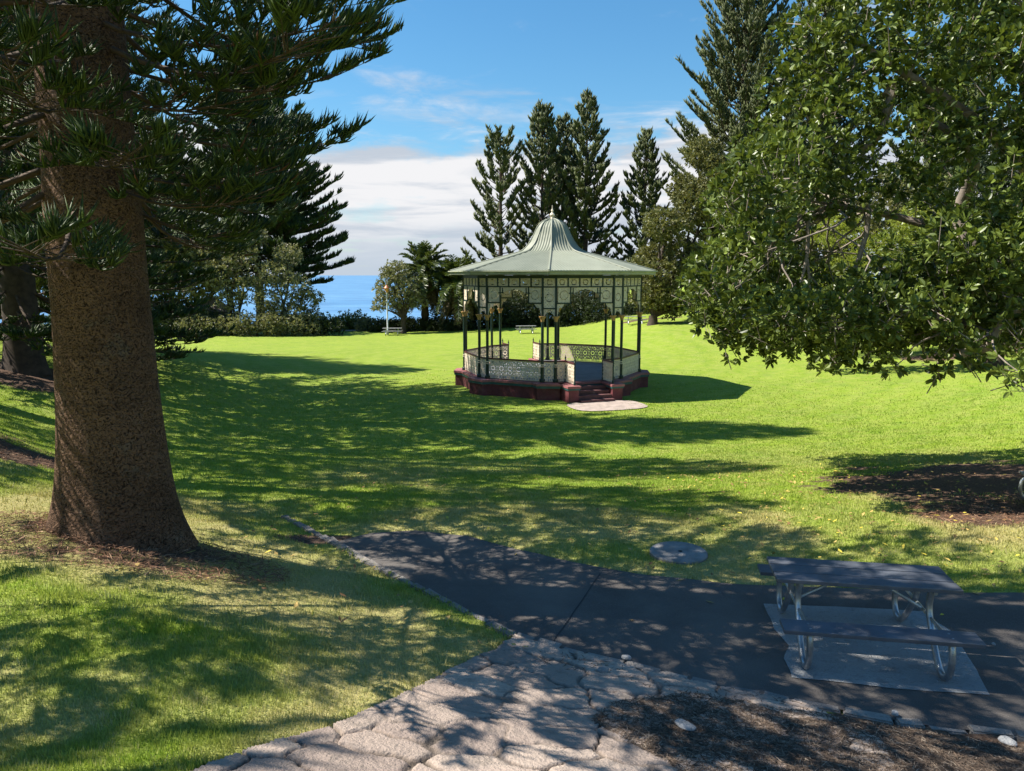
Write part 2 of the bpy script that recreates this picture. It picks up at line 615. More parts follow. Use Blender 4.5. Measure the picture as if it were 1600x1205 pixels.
def axis(lo, hi, c, fine, grow):
    out = [c]
    s = fine
    p = c
    while p < hi:
        p += s
        s = max(fine, fine + abs(p - c - 0) * grow) if abs(p - c) > 8 else fine
        out.append(p)
    p, s = c, fine
    while p > lo:
        p -= s
        s = fine + abs(p - c) * grow if abs(p - c) > 8 else fine
        out.insert(0, p)
    return np.array(out)


xs = axis(-260, 260, 0, .11, .022)
ys = axis(-40, 330, 7, .11, .022)
X, Y = np.meshgrid(xs, ys)
Z = H(X, Y)
under = inside(ASPH, X, Y) | inside(FLAG, X, Y) | inside(MULCH, X, Y)
Z = Z - .07 * under + (fbm(X * 1.3, Y * 1.3, 3) - .5) * .05 * (1 - ss(40, 60, Y))
ny, nx = X.shape
idx = np.arange(nx * ny).reshape(ny, nx)
F = np.stack([idx[:-1, :-1], idx[:-1, 1:], idx[1:, 1:], idx[1:, :-1]], -1).reshape(-1, 4)
V = np.stack([X, Y, Z], -1).reshape(-1, 3)
me = npmesh('lawn', V, F, True, {'dry': dry_at(X, Y).ravel(), 'dirt': dirt_at(X, Y).ravel()})
tag(link('lawn', me, M_GROUND), kind='structure')


def patch(name, outline, step, off, mat, attrs=False, hfun=H):
    pts = [Vector(p) for p in outline]
    xs_, ys_ = [p.x for p in pts], [p.y for p in pts]
    gx, gy = np.meshgrid(np.arange(min(xs_) + step, max(xs_), step), np.arange(min(ys_) + step, max(ys_), step))
    gx = gx + (np.arange(gx.shape[0])[:, None] % 2) * step / 2
    k = inside(outline, gx, gy)
    allp = pts + [Vector((a, b)) for a, b in zip(gx[k], gy[k])]
    n = len(pts)
    vo, _, fo, *_ = delaunay_2d_cdt(allp, [], [list(range(n))], 1, 1e-5)
    vx, vy = np.array([p.x for p in vo]), np.array([p.y for p in vo])
    return link(name, npmesh(name, np.stack([vx, vy, hfun(vx, vy) + off], -1), np.array([f for f in fo if len(f) == 3]), True,
                             {'tone': fbm(vx * 1.5, vy * 1.5), 'crack': np.zeros(len(vx))} if attrs else None), mat)


tag(patch('path', ASPH_D, .16, .004, M_ASPHALT), kind='structure')
# a dark joint across the asphalt
jb = MB()
jp = densify([G(938, 897), G(905, 945), G(862, 1008)], .12, .012, False)
for a, b in zip(jp[:-1], jp[1:]):
    jb.beam((*a, float(H(*a)) + .006), (*b, float(H(*b)) + .006), .014, .006)
tag(jb.build('path_joint', paint('joint_tar', (.012, .012, .014), .7, .2)), kind='structure')

# flagstones: cracked crazy paving, real relief
gx, gy = np.meshgrid(np.arange(-2.9, 3.0, .017), np.arange(3.2, 7.7, .017))
seeds = []
tries = 0
while len(seeds) < 150 and tries < 6000:
    tries += 1
    p = np.array([rng.uniform(-3.2, 3.3), rng.uniform(2.9, 8.0)])
    if all(np.hypot((p[0] - q[0]) * .8, p[1] - q[1]) > rng.uniform(.17, .46) for q in seeds):
        seeds.append(p)
seeds = np.array(seeds)
wx = gx + (fbm(gx * 3.2, gy * 3.2) - .5) * .22
wy = gy + (fbm(gx * 3.2 + 31, gy * 3.2) - .5) * .22
d = np.hypot((wx[..., None] - seeds[:, 0]) * .8, wy[..., None] - seeds[:, 1])
srt = np.argsort(d, -1)[..., :2]
f1 = np.take_along_axis(d, srt[..., :1], -1)[..., 0]
f2 = np.take_along_axis(d, srt[..., 1:2], -1)[..., 0]
cid = srt[..., 0]
jw = .012 + .06 * fbm(gx * 1.6 + 3, gy * 1.6, 5) ** 1.5
crack = 1 - ss(.5, 1.0, (f2 - f1) / jw)
mort = ss(.42, .6, fbm(gx * .9 + 50, gy * .9))             # where the joints are filled flush
rc = rng.random(len(seeds))
tilt = (rng.random((len(seeds), 2)) - .5) * .03
zz_ = (rc[cid] - .5) * .012 + (gx - seeds[cid, 0]) * tilt[cid, 0] + (gy - seeds[cid, 1]) * tilt[cid, 1]
zz_ = zz_ - crack * (.040 - .032 * mort) + (fbm(gx * 5, gy * 5, 5) - .5) * .010 + (fbm(gx * 24, gy * 24, 3) - .5) * .010
keep = inside(FLAG_D, gx, gy)
kf = keep[:-1, :-1] & keep[1:, :-1] & keep[:-1, 1:] & keep[1:, 1:]
ii = np.arange(gx.size).reshape(gx.shape)
F = np.stack([ii[:-1, :-1], ii[:-1, 1:], ii[1:, 1:], ii[1:, :-1]], -1)[kf]
used, inv = np.unique(F, return_inverse=True)
V = np.stack([gx, gy, H(gx, gy) + .02 + zz_], -1).reshape(-1, 3)[used]
tag(link('flagstone_path', npmesh('flagstone_path', V, inv.reshape(F.shape), True, {'tone': np.where(crack > .6, .55, rc[cid]).ravel()[used], 'crack': (crack * (1 - .45 * mort)).ravel()[used]}), M_FLAG), kind='structure')

# kerb stones
kb_v, kb_f, kb_t = [], [], []
bm = bmesh.new()
tl = bm.verts.layers.float.new('tone')
line = densify(KERB_L, .05, 0, False) + densify(KERB_R, .05, 0, False)
line = np.array(line)
seg = np.r_[0, np.cumsum(np.hypot(*np.diff(line, axis=0).T))]
s = 0.0
while s < seg[-1] - .3:
    ln = random.uniform(.22, .42)
    c = np.array([np.interp(s + ln / 2, seg, line[:, 0]), np.interp(s + ln / 2, seg, line[:, 1])])
    e = np.array([np.interp(s + ln, seg, line[:, 0]), np.interp(s + ln, seg, line[:, 1])])
    tg = (e - c) / (np.linalg.norm(e - c) + 1e-9)
    far = s > 5.3
    w = random.uniform(.11, .15)
    top = random.uniform(.02, .042) if not far else random.uniform(.004, .02)
    z = float(H(*c)) + (.0 if far else -.01)
    sub = bmesh.ops.create_cube(bm, size=1)
    R_ = Matrix.Rotation(math.atan2(tg[1], tg[0]) + random.uniform(-.06, .06), 4, 'Z')
    T_ = Matrix.Translation((c[0], c[1], z + top / 2 - .05)) @ R_ @ Matrix.Rotation(random.uniform(-.05, .05), 4, 'X') @ Matrix.Diagonal((ln - random.uniform(.01, .03), w, top + .1, 1))
    bmesh.ops.transform(bm, matrix=T_, verts=sub['verts'])
    tn = random.random()
    for vv in sub['verts']:
        vv.co += Vector((random.uniform(-.012, .012), random.uniform(-.012, .012), random.uniform(-.008, .008)))
        vv[tl] = tn
    s += ln
bmesh.ops.bevel(bm, geom=bm.edges[:], offset=.014, segments=2, affect='EDGES')
bmesh.ops.subdivide_edges(bm, edges=bm.edges[:], cuts=1, use_grid_fill=True)
me = bpy.data.meshes.new('kerb')
bm.to_mesh(me)
bm.free()
tag(link('kerb', me, M_KERB), kind='structure')

# mulch bed of soil and fallen needles
M_MULCH = m_stone('needle_soil', (.06, .046, .036), (.15, .115, .09), (.05, .035, .025))
tag(patch('mulch_bed', MULCH_D, .1, .014, M_MULCH, True, lambda x, y: H(x, y) + (fbm(x * 3, y * 3) - .5) * .02), kind='structure')


def strips(P, yaw, ln, wd, pitch, name, mat, rnd):
    n = len(P)
    d = np.stack([np.cos(yaw) * np.cos(pitch), np.sin(yaw) * np.cos(pitch), np.sin(pitch)], -1) * ln[:, None]
    w = np.stack([-np.sin(yaw), np.cos(yaw), rng.uniform(-.3, .3, n)], -1) * wd[:, None]
    V = np.stack([P - d / 2 - w / 2, P + w * .5 + [0, 0, .004], P + d / 2, P - w * .6 + [0, 0, .002]], 1).reshape(-1, 3)
    F = np.arange(4 * n).reshape(n, 4)
    return link(name, npmesh(name, V, F, False, {'rnd': np.repeat(rnd, 4)}), mat)


def littermat(name, a, b, c):
    m, t = newmat(name)
    r = t.attr('rnd')
    cc = t.mix(t.sstep(r, 0, .6), a, b)
    cc = t.mix(t.sstep(r, .75, 1.0), cc, c)
    finish(t, cc, .8, spec=.2)
    return m


M_NEEDLE = littermat('fallen_needles', (.05, .036, .027), (.14, .10, .072), (.31, .25, .19))
px_, py_ = rng.uniform(.2, 6.5, 90000), rng.uniform(2.9, 7.0, 90000)
k = inside(MULCH_D, px_, py_) | ((rng.random(90000) < .10 * ss(.45, .7, fbm(px_ * 1.2, py_ * 1.2))) & inside(FLAG_D, px_, py_))
px_, py_ = px_[k], py_[k]
n = len(px_)
o = strips(np.stack([px_, py_, H(px_, py_) + .018 + rng.uniform(0, .014, n)], -1), rng.uniform(0, 6.28, n), rng.uniform(.03, .13, n) ** 1.0, rng.uniform(.003, .008, n), rng.normal(0, .12, n), 'needle_litter', M_NEEDLE, rng.random(n))
tag(o, 'brown carpet of fallen pine needles over the bed beside the flagstones', 'needle litter', kind='stuff')
# needles gathered under the near pine and the trees to the left
pp = []
for cx, cy, rx, ry, nn in ((PINE[0] + .3, PINE[1] - .5, 1.9, 1.1, 5000), (-10.8, 14.2, 3.2, 1.8, 5000), (8.4, 12.4, 1.6, 1.1, 2200)):
    a, q = rng.uniform(0, 6.28, nn), np.sqrt(rng.random(nn))
    pp.append(np.stack([cx + np.cos(a) * q * rx, cy + np.sin(a) * q * ry], -1))
pp = np.concatenate(pp)
n = len(pp)
o = strips(np.stack([pp[:, 0], pp[:, 1], H(pp[:, 0], pp[:, 1]) + .03 + rng.uniform(0, .03, n)], -1), rng.uniform(0, 6.28, n), rng.uniform(.05, .2, n), rng.uniform(.004, .010, n), rng.normal(0, .2, n), 'bark_litter', littermat('reddish_litter', (.09, .05, .03), (.25, .13, .075), (.45, .30, .19)), rng.random(n))
tag(o, 'reddish brown bark and needle litter around the tree bases', 'bark litter', kind='stuff')

# ---------------------------------------------------------------- grass
SLAB = [G(1193, 945), G(1310, 949), G(1440, 957), G(1490, 990), G(1520, 1040), G(1548, 1088), G(1400, 1078), G(1300, 1067), G(1238, 1060), G(1226, 1030), G(1232, 1010), G(1210, 985)]
BS = (2.06, 39.0)
N = 900000
th = rng.uniform(-.74, .74, N)
dd = np.exp(rng.uniform(math.log(3.3), math.log(46), N))
bx, by = dd * np.sin(th), dd * np.cos(th)
ok = ~(inside(ASPH_D, bx, by) | inside(FLAG_D, bx, by) | inside(MULCH_D, bx, by))
ok &= (dirt_at(bx, by) + (fbm(bx * 4, by * 4) - .5) * 1.1) < rng.uniform(.3, .75, N)
ok &= rng.random(N) < 1 - .9 * ss(28, 46, dd)
ok &= ~((bx > .1) & (-(bx * .387 + (by - 7.3) * .922) > -.35) & (by < 7.8) & (np.hypot((bx - 3.0) / .3, (by - 5.35) / .16) > 1))
ok &= np.hypot(bx - BS[0], by - BS[1]) > 5.3
ok &= rng.random(N) > .75 * dry_at(bx, by) * (dd < 12)
bx, by, dd = bx[ok], by[ok], dd[ok]
N = len(bx)
hgt = (.012 + .026 * rng.random(N)) * (.6 + .9 * fbm(bx * 1.7, by * 1.7)) * (1 + ss(8, 30, dd) * .2)
tuft = ss(.62, .75, fbm(bx * 2.3 + 9, by * 2.3)) * (dd < 14)
hgt = hgt * (1 + tuft * .5)
wid = .0035 + .0011 * dd
yaw = rng.uniform(0, 6.283, N)
ln_ = rng.uniform(.15, .95, N)
P = np.stack([bx, by, H(bx, by) - .025 + (fbm(bx * 1.3, by * 1.3, 3) - .5) * .05 + .012], -1)
w = np.stack([np.cos(yaw), np.sin(yaw), 0 * yaw], -1) * wid[:, None] * .5
ya2 = yaw + 1.57 + rng.normal(0, .5, N)
tip = P + np.stack([np.cos(ya2) * ln_ * hgt, np.sin(ya2) * ln_ * hgt, hgt + .022], -1)
V = np.stack([P - w, P + w, tip], 1).reshape(-1, 3)
at_ = dict(rnd=np.repeat(np.clip(.62 * rng.random(N) + .9 * fbm(bx * 5 + 3, by * 5) - .26, 0, 1), 3), dry=np.repeat(dry_at(bx, by), 3), dirt=np.zeros(3 * N))
o = link('grass', npmesh('grass', V, np.arange(3 * N).reshape(N, 3), False, at_), M_BLADE)
tag(o, 'short green lawn grass with straw coloured patches', 'grass', kind='stuff')

# yellow and brown leaves dropped on the lawn and path
n = 2600
lx, ly = rng.uniform(-4, 11, n), 7 + 13 * rng.random(n) ** 1.5
k = (rng.random(n) < .25 + .75 * ss(0, 5, lx)) & (np.hypot(lx - 3.5, ly - 7) > 1.3)
k &= ~(inside(ASPH_D, lx, ly) & (rng.random(n) < .93))
lx, ly = lx[k], ly[k]
n = len(lx)
o = strips(np.stack([lx, ly, H(lx, ly) + .035 + .03 * (~inside(ASPH_D, lx, ly)) - .02], -1), rng.uniform(0, 6.28, n), rng.uniform(.05, .13, n), rng.uniform(.025, .05, n), rng.normal(0, .25, n), 'fallen_leaves', littermat('yellow_leaves', (.20, .11, .05), (.42, .30, .10), (.62, .50, .06)), rng.random(n))
tag(o, 'yellow and brown leaves scattered over the lawn below the fig', 'fallen leaves', kind='stuff')

# ---------------------------------------------------------------- sea
m, t = newmat('sea_water')
pos = t.n('ShaderNodeNewGeometry').outputs['Position']
sp = t.n('ShaderNodeSeparateXYZ', i_0=pos)
mp = t.n('ShaderNodeMapping', i_Vector=pos)
mp.inputs['Scale'].default_value = (.35, 1.0, 1.0)
w1 = t.noise(mp.outputs[0], .11, 5, .6)
w2 = t.noise(mp.outputs[0], .012, 4, .6)
c = t.mix(t.sstep(w2, .3, .7), (.085, .20, .35), (.125, .265, .42))
w3 = t.noise(mp.outputs[0], .035, 5, .65)
c = t.mix(t.math('MULTIPLY', t.sstep(w3, .48, .62), .55), c, (.045, .12, .25))
c = t.mix(t.math('MULTIPLY', t.sstep(w1, .55, .75), .5), c, (.13, .36, .58))
finish(t, c, .5, w1, .6, 1.0, spec=.18)
M_SEA = m
xx, yy = np.meshgrid(np.linspace(-1, 1, 30) * 30000, np.r_[60, 120, 200, 400, 1000, 3000, 10000, 40000])
ii = np.arange(xx.size).reshape(xx.shape)
F = np.stack([ii[:-1, :-1], ii[:-1, 1:], ii[1:, 1:], ii[1:, :-1]], -1).reshape(-1, 4)
tag(link('sea', npmesh('sea', np.stack([xx, yy, 0 * xx - 26], -1).reshape(-1, 3), F), M_SEA), kind='structure')


# ---------------------------------------------------------------- plants
def unit(a):
    return a / (np.linalg.norm(a, axis=-1, keepdims=True) + 1e-9)


def cords(P, D, L, R, bend=.2):
    """tapering three-sided cords, seven corners each"""
    n = len(P)
    D = unit(D)
    a = unit(np.cross(D, unit(rng.normal(size=(n, 3)))))
    b = np.cross(D, a)
    V = np.zeros((n, 7, 3))
    mid = P + D * (L * .5)[:, None] + np.array([0, 0, 1]) * (L * bend * .25)[:, None]
    for k in range(3):
        ang = 2.094 * k
        o = a * math.cos(ang) + b * math.sin(ang)
        V[:, k] = P + o * (R * .75)[:, None]
        V[:, 3 + k] = mid + o * R[:, None]
    V[:, 6] = P + D * L[:, None] + np.array([0, 0, 1]) * (L * bend)[:, None]
    T = np.array([[0, 1, 4], [0, 4, 3], [1, 2, 5], [1, 5, 4], [2, 0, 3], [2, 3, 5], [3, 4, 6], [4, 5, 6], [5, 3, 6]])
    F = (np.arange(n)[:, None, None] * 7 + T).reshape(-1, 3)
    return V.reshape(-1, 3), F


def tubes(A, B, ra, rb, sides=4):
    """straight tapered twigs from A to B"""
    n = len(A)
    D = unit(B - A)
    a = unit(np.cross(D, np.array([.31, .22, .92])))
    b = np.cross(D, a)
    V = np.zeros((n, 2, sides, 3))
    for k in range(sides):
        o = a * math.cos(6.2832 * k / sides) + b * math.sin(6.2832 * k / sides)
        V[:, 0, k] = A + o * ra[:, None]
        V[:, 1, k] = B + o * rb[:, None]
    T = np.array([[k, (k + 1) % sides, sides + (k + 1) % sides, sides + k] for k in range(sides)])
    F = (np.arange(n)[:, None, None] * 2 * sides + T).reshape(-1, 4)
    return V.reshape(-1, 3), F


def trunk_mesh(name, mat, parent, h, r0, flare=1.35, n=20, lean=(0, 0), rings=40, rough=.03, top=.06, hf=1.0):
    V = []
    for i in range(rings + 1):
        t = (i / rings) ** 1.6
        z = h * t
        r = (r0 * (1 - t) + top * t) * (1 + (flare - 1) * math.exp(-z / (r0 * hf)))
        for k in range(n):
            a = 2 * math.pi * k / n
            lob = 1 + .09 * math.exp(-z / (r0 * 1.3)) * math.sin(a * 5 + 1.3) + rough * (fbm(math.cos(a) * 2 + 5, math.sin(a) * 2 + z * .8) - .5) * 2
            V.append((r * lob * math.cos(a) + lean[0] * z, r * lob * math.sin(a) + lean[1] * z, z - .15))
    F = [(i * n + k, i * n + (k + 1) % n, (i + 1) * n + (k + 1) % n, (i + 1) * n + k) for i in range(rings) for k in range(n)]
    return link(name, npmesh(name, V, F, True), mat, parent)


def pine_parts(h, z0, rmax, dz, nper, dens, ncord, lcord, rcord, droop, detail_to=1e9, wood=.035, prof=.85, spray=.8, upturn=.14, clear=.22, seed=1, lenf=None, thin_top=0.0, qlo=.12, rise=(.05, .75)):
    """branches and needle cords of an araucaria: whorls of limbs, side sprays, upswept cords"""
    r = np.random.default_rng(seed)
    A, B, RA, RB = [], [], [], []
    CP, CD, CL, CR = [], [], [], []
    z = z0
    while z < h - .3:
        t = (z - z0) / (h - z0)
        full = max(.0, (1 - t)) ** prof * min(1.0, .80 + t * 1.5)
        off = r.uniform(0, 6.28)
        coarse = z > detail_to
        thin = thin_top and z > detail_to + 1.5
        for k in range(nper):
            Lb = rmax * full * r.uniform(.72, 1.12) + .25
            a = off + 6.2832 * k / nper + r.normal(0, .12)
            if thin and r.random() < thin_top:
                continue
            if lenf:
                Lb *= lenf(z, a)
                if Lb < .05:
                    continue
            el = rad(droop[0] + (droop[1] - droop[0]) * t ** .8 + r.normal(0, 4))
            dr = np.array([math.cos(a), math.sin(a), 0])
            side = np.array([-math.sin(a), math.cos(a), 0])
            zz0 = z + r.uniform(-.3, .3) * dz

            def bp(s):
                s = np.asarray(s)
                return np.outer(s * Lb * math.cos(el), dr) + np.outer(zz0 + s * Lb * math.sin(el) + upturn * Lb * s ** 2.4 - .06 * Lb * np.sin(s * 3.14), [0, 0, 1]) + np.outer(np.sin(s * 3 + off) * .04 * Lb, side)
            ns = 5
            q = bp(np.linspace(0, 1, ns + 1))
            A.append(q[:-1]); B.append(q[1:])
            rr = wood * (Lb / 5 + .3) * (1 - np.linspace(0, 1, ns + 1) * .85)
            RA.append(rr[:-1]); RB.append(rr[1:])
            m = max(3, int(Lb * dens * (.45 if coarse else 1)))
            s = clear + (1 - clear) * np.sort(r.random(m)) ** .85
            base = bp(s)
            fwd = unit(bp(np.minimum(s + .03, 1.03)) - bp(s - .0))
            sg = np.where(np.arange(m) % 2 == 0, 1, -1) * r.uniform(.3, 1.0, m)
            ax = unit(fwd * r.uniform(.5, .9, m)[:, None] + side * sg[:, None] * .8 + np.array([0, 0, 1]) * r.uniform(-.05, .30, m)[:, None])
            sl = spray * (1.15 - .55 * s) * r.uniform(.6, 1.2, m) * min(1, .4 + Lb / 4)
            # twig of each spray
            A.append(base); B.append(base + ax * (sl * .85)[:, None])
            RA.append(np.full(m, wood * .16 + rcord * .2)); RB.append(np.full(m, wood * .06 + rcord * .1))
            nc = max(3, int(ncord * (.4 if coarse else 1)))
            qq = r.uniform(qlo, 1.0, (m, nc)) ** (.8 if qlo > .2 else 1)
            perp = unit(np.cross(ax, [0, 0, 1.0]))
            cs = r.choice([-1, 1], (m, nc)) * r.uniform(.25, 1.0, (m, nc))
            P = base[:, None] + ax[:, None] * (sl[:, None] * qq)[..., None]
            Dv = ax[:, None] * r.uniform(.45, .9, (m, nc))[..., None] + perp[:, None] * (cs * .75)[..., None] + np.array([0, 0, 1.0]) * r.uniform(rise[0], rise[1], (m, nc))[..., None]
            L = lcord * r.uniform(.55, 1.25, (m, nc)) * (1.6 if coarse else 1)
            CP.append(P.reshape(-1, 3)); CD.append(Dv.reshape(-1, 3)); CL.append(L.ravel())
            CR.append(np.full(m * nc, rcord * (2.2 if coarse else 1)) * r.uniform(.8, 1.25, m * nc))
        z += dz * r.uniform(.85, 1.15) * (1 - .35 * t)
    return [np.concatenate(a) for a in (A, B, RA, RB, CP, CD, CL, CR)]


def pine(label, loc, h, trunk_r, z0, rmax, mat, bark, group, trunk_kw=None, rz=0.0, **kw):
    root = thing('pine_tree', label, 'pine tree', (loc[0], loc[1], float(H(loc[0], loc[1]))), rz, group)
    trunk_mesh('trunk', bark, root, h, trunk_r, **(trunk_kw or {}))
    A, B, RA, RB, P, D, L, R = pine_parts(h, z0, rmax, **kw)
    v, f = tubes(A, B, RA, RB)
    link('branches', npmesh('branches', v, f, True), M_TWIG, root)
    v, f = cords(P, D, L, R, .28)
    link('crown', npmesh('crown', v, f, True, {'rnd': np.repeat(rng.random(len(P)), 7)}), mat, root)
    return root


def leaves(P, N_, size, asp=.42, fold=.25):
    """pointed oval leaves lying along N_"""
    n = len(P)
    D = unit(N_)
    a = unit(np.cross(D, unit(rng.normal(size=(n, 3)) + np.array([0, 0, .01]))))
    b = np.cross(a, D)
    b = np.where(b[:, 2:3] < 0, -b, b)
    s = size[:, None]
    w = s * asp * .5
    up = b * (w * fold)
    V = np.stack([P, P + D * s * .3 + a * w + up, P + D * s * .72 + a * w * .8 + up, P + D * s, P + D * s * .72 - a * w * .8 + up, P + D * s * .3 - a * w + up], 1).reshape(-1, 3)
    T = np.array([[0, 1, 2], [0, 2, 3], [0, 3, 4], [0, 4, 5]])
    F = (np.arange(n)[:, None, None] * 6 + T).reshape(-1, 3)
    return V, F


def ros(lobes, per_m2, nleaf, size, shell=.45, upb=.5, r=None, flat=.8):
    """leaf rosettes spread through a crown made of rounded clumps: lobe = (centre, radius)"""
    r = r or rng
    RP, RD = [], []
    for c, R in lobes:
        c = np.array(c)
        n = max(4, int(12.6 * R * R * per_m2))
        d = unit(r.normal(size=(n, 3)))
        q = shell + (1 - shell) * r.random(n) ** .6
        # uneven outline: clump noise
        q = q * (.52 + .9 * fbm(d[:, 0] * 2.2 + c[0], d[:, 1] * 2.2 + d[:, 2] * 1.7 + c[1], 3))
        p = c + d * (q * R)[:, None] * np.array([1, 1, flat])
        RP.append(p); RD.append(unit(d + np.array([0, 0, upb]) + r.normal(size=(n, 3)) * .35))
    RP, RD = np.concatenate(RP), np.concatenate(RD)
    n = len(RP)
    o = unit(r.normal(size=(n, nleaf, 3)))
    Dv = RD[:, None] * .75 + o * .9
    P = np.repeat(RP, nleaf, 0) + unit(Dv.reshape(-1, 3)) * (size * .12)
    sz = size * np.repeat(r.uniform(.75, 1.15, n), nleaf) * r.uniform(.5, 1.15, n * nleaf)
    return RP, RD, P, Dv.reshape(-1, 3), sz


def limb(mb, a, b, r0, r1, sag=.1, wig=.12, n=7, sides=7):
    a, b = Vector(a), Vector(b)
    L = (b - a).length
    pts, rs = [], []
    o1, o2 = random.uniform(0, 6), random.uniform(0, 6)
    for i in range(n + 1):
        t = i / n
        p = a.lerp(b, t)
        e = math.sin(t * math.pi)
        p += Vector((math.sin(t * 5 + o1) * wig * L * e * .5, math.sin(t * 4.3 + o2) * wig * L * e * .5, sag * L * e))
        pts.append(p)
        rs.append(r0 + (r1 - r0) * t)
    mb.tube(pts, rs, sides)
    return pts


def broad(name, label, cat, loc, lobes, mat, bark, group=None, trunk_r=.25, per_m2=10, nleaf=6, size=.18, shell=.45, fork=.45, asp=.42, trunk=True, zbase=None, upb=.5, flat=.8):
    """lobes are given relative to loc"""
    zb = float(H(loc[0], loc[1])) if zbase is None else zbase
    root = thing(name, label, cat, (loc[0], loc[1], zb), 0, group)
    RP, RD, P, D, sz = ros(lobes, per_m2, nleaf, size, shell, upb, flat=flat)
    v, f = leaves(P, D, sz, asp)
    rnd = np.repeat(np.repeat(rng.random(len(RP)), nleaf) * .5 + rng.random(len(P)) * .5, 6)
    link('crown', npmesh('crown', v, f, False, {'rnd': rnd}), mat, root)
    if trunk:
        mb = MB()
        cz = min(c[2] for c, _ in lobes)
        top = Vector((0, 0, max(.4, cz * fork)))
        mb.tube([(0, 0, -.3), (0, 0, .15), top * .5 + Vector((.03, 0, 0)), top], [trunk_r * 1.5, trunk_r * 1.15, trunk_r, trunk_r * .9], 10)
        for c, R in lobes:
            limb(mb, top - Vector((0, 0, .1)), c, trunk_r * .5, trunk_r * .12, .05)
        mb.build('trunk', bark, root, True)
    return root


# ---- near pine, left
def near_pine():
    root = thing('pine_tree', 'massive pine with pitted brown trunk beside the path, closest tree on the left', 'pine tree', (PINE[0], PINE[1], float(H(*PINE))), 0, 'tall pines around the lawn')
    trunk_mesh('trunk', M_BARK, root, 24, .57, 1.50, 40, (.0, .0), 90, .045, .12, 1.15)
    def reach(z, a):
        c = max(0, math.cos(a)) ** .7
        if math.sin(a) < -.45 and math.sin(z * 77.7 + a * 13.1) < -.88:
            return 0
        if 5.3 < z < 6.6 and math.cos(a) > .8:
            return .80
        return 1 - .60 * c * float(1 - ss(3.6, 5.2, z)) - .37 * c * float(ss(3.6, 5.2, z))

    A, B, RA, RB, P, D, L, R = pine_parts(23.5, 4.2, 5.3, .52, 7, 8.5, 26, .20, .0105, (-20, 28), detail_to=9.5, wood=.034, prof=.8, spray=1.0, upturn=.12, clear=.15, seed=5, thin_top=.6, lenf=reach, qlo=.42, rise=(-.05, .75))
    v, f = tubes(A, B, RA, RB)
    link('branches', npmesh('branches', v, f, True), M_TWIG, root)
    v, f = cords(P, D, L, R, .28)
    link('crown', npmesh('crown', v, f, True, {'rnd': np.repeat(rng.random(len(P)), 7)}), M_PINE_NEAR, root)
    return root


near_pine()
GP = 'tall pines around the lawn'
mid_kw = dict(dz=.8, nper=6, dens=5.5, ncord=12, lcord=.32, rcord=.026, droop=(-18, 34), wood=.045, prof=.75, spray=1.2, clear=.15, qlo=.35)
row_kw = dict(dz=1.15, nper=6, dens=5.2, ncord=12, lcord=.34, rcord=.03, droop=(-14, 34), wood=.045, prof=.75, spray=1.1, clear=.2, qlo=.35)
pine('dark pine in the middle distance left, its low limbs drooping in front of the sea', (-30.6, 91), AT(408, 45, 91).z - float(H(-30.6, 91)), .55, 6.8, 12.2, M_PINE_NEAR, M_BARK_FAR, GP, seed=8, **dict(mid_kw, dz=.85, nper=8, dens=5.2, ncord=10, lcord=.64, rcord=.07, droop=(-13, 34), prof=1.05, spray=1.5))
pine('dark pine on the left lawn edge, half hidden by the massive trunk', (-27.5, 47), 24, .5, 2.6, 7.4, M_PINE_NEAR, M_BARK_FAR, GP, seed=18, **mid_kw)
pine('pine in the row on the left bank shading the middle of the lawn', (-18, 21.8), 27, .6, 5.0, 6.2, M_PINE_NEAR, M_BARK, GP, seed=19, **row_kw)
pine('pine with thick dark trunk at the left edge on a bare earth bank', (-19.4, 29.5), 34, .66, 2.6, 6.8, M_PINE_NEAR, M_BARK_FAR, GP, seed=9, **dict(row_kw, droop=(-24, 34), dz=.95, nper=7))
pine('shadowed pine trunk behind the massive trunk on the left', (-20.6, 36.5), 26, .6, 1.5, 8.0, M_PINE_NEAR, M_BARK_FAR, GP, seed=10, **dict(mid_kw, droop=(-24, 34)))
pine('tall pine above the bare earth patch out on the left bank', (-13.2, 15.4), 19, .6, 5.0, 5.4, M_PINE_NEAR, M_BARK, GP, seed=12, **row_kw)
pine('slender pine on the near left bank casting dappled shade', (-11.6, 3.0), 15, .45, 5.0, 4.0, M_PINE_NEAR, M_BARK, GP, seed=13, **dict(row_kw, dz=1.9, nper=3))

# ---- pines at the far side
far_kw = dict(dz=1.35, nper=7, dens=5.0, ncord=8, lcord=.48, rcord=.07, wood=.07, spray=.72, upturn=.24)


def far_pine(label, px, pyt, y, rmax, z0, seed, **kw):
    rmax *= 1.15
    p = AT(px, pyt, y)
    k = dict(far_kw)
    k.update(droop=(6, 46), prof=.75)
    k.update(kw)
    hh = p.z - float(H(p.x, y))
    return pine(label, (p.x, y), hh, .38, z0, rmax, M_PINE_FAR, M_BARK_FAR, GP, seed=seed, **k)


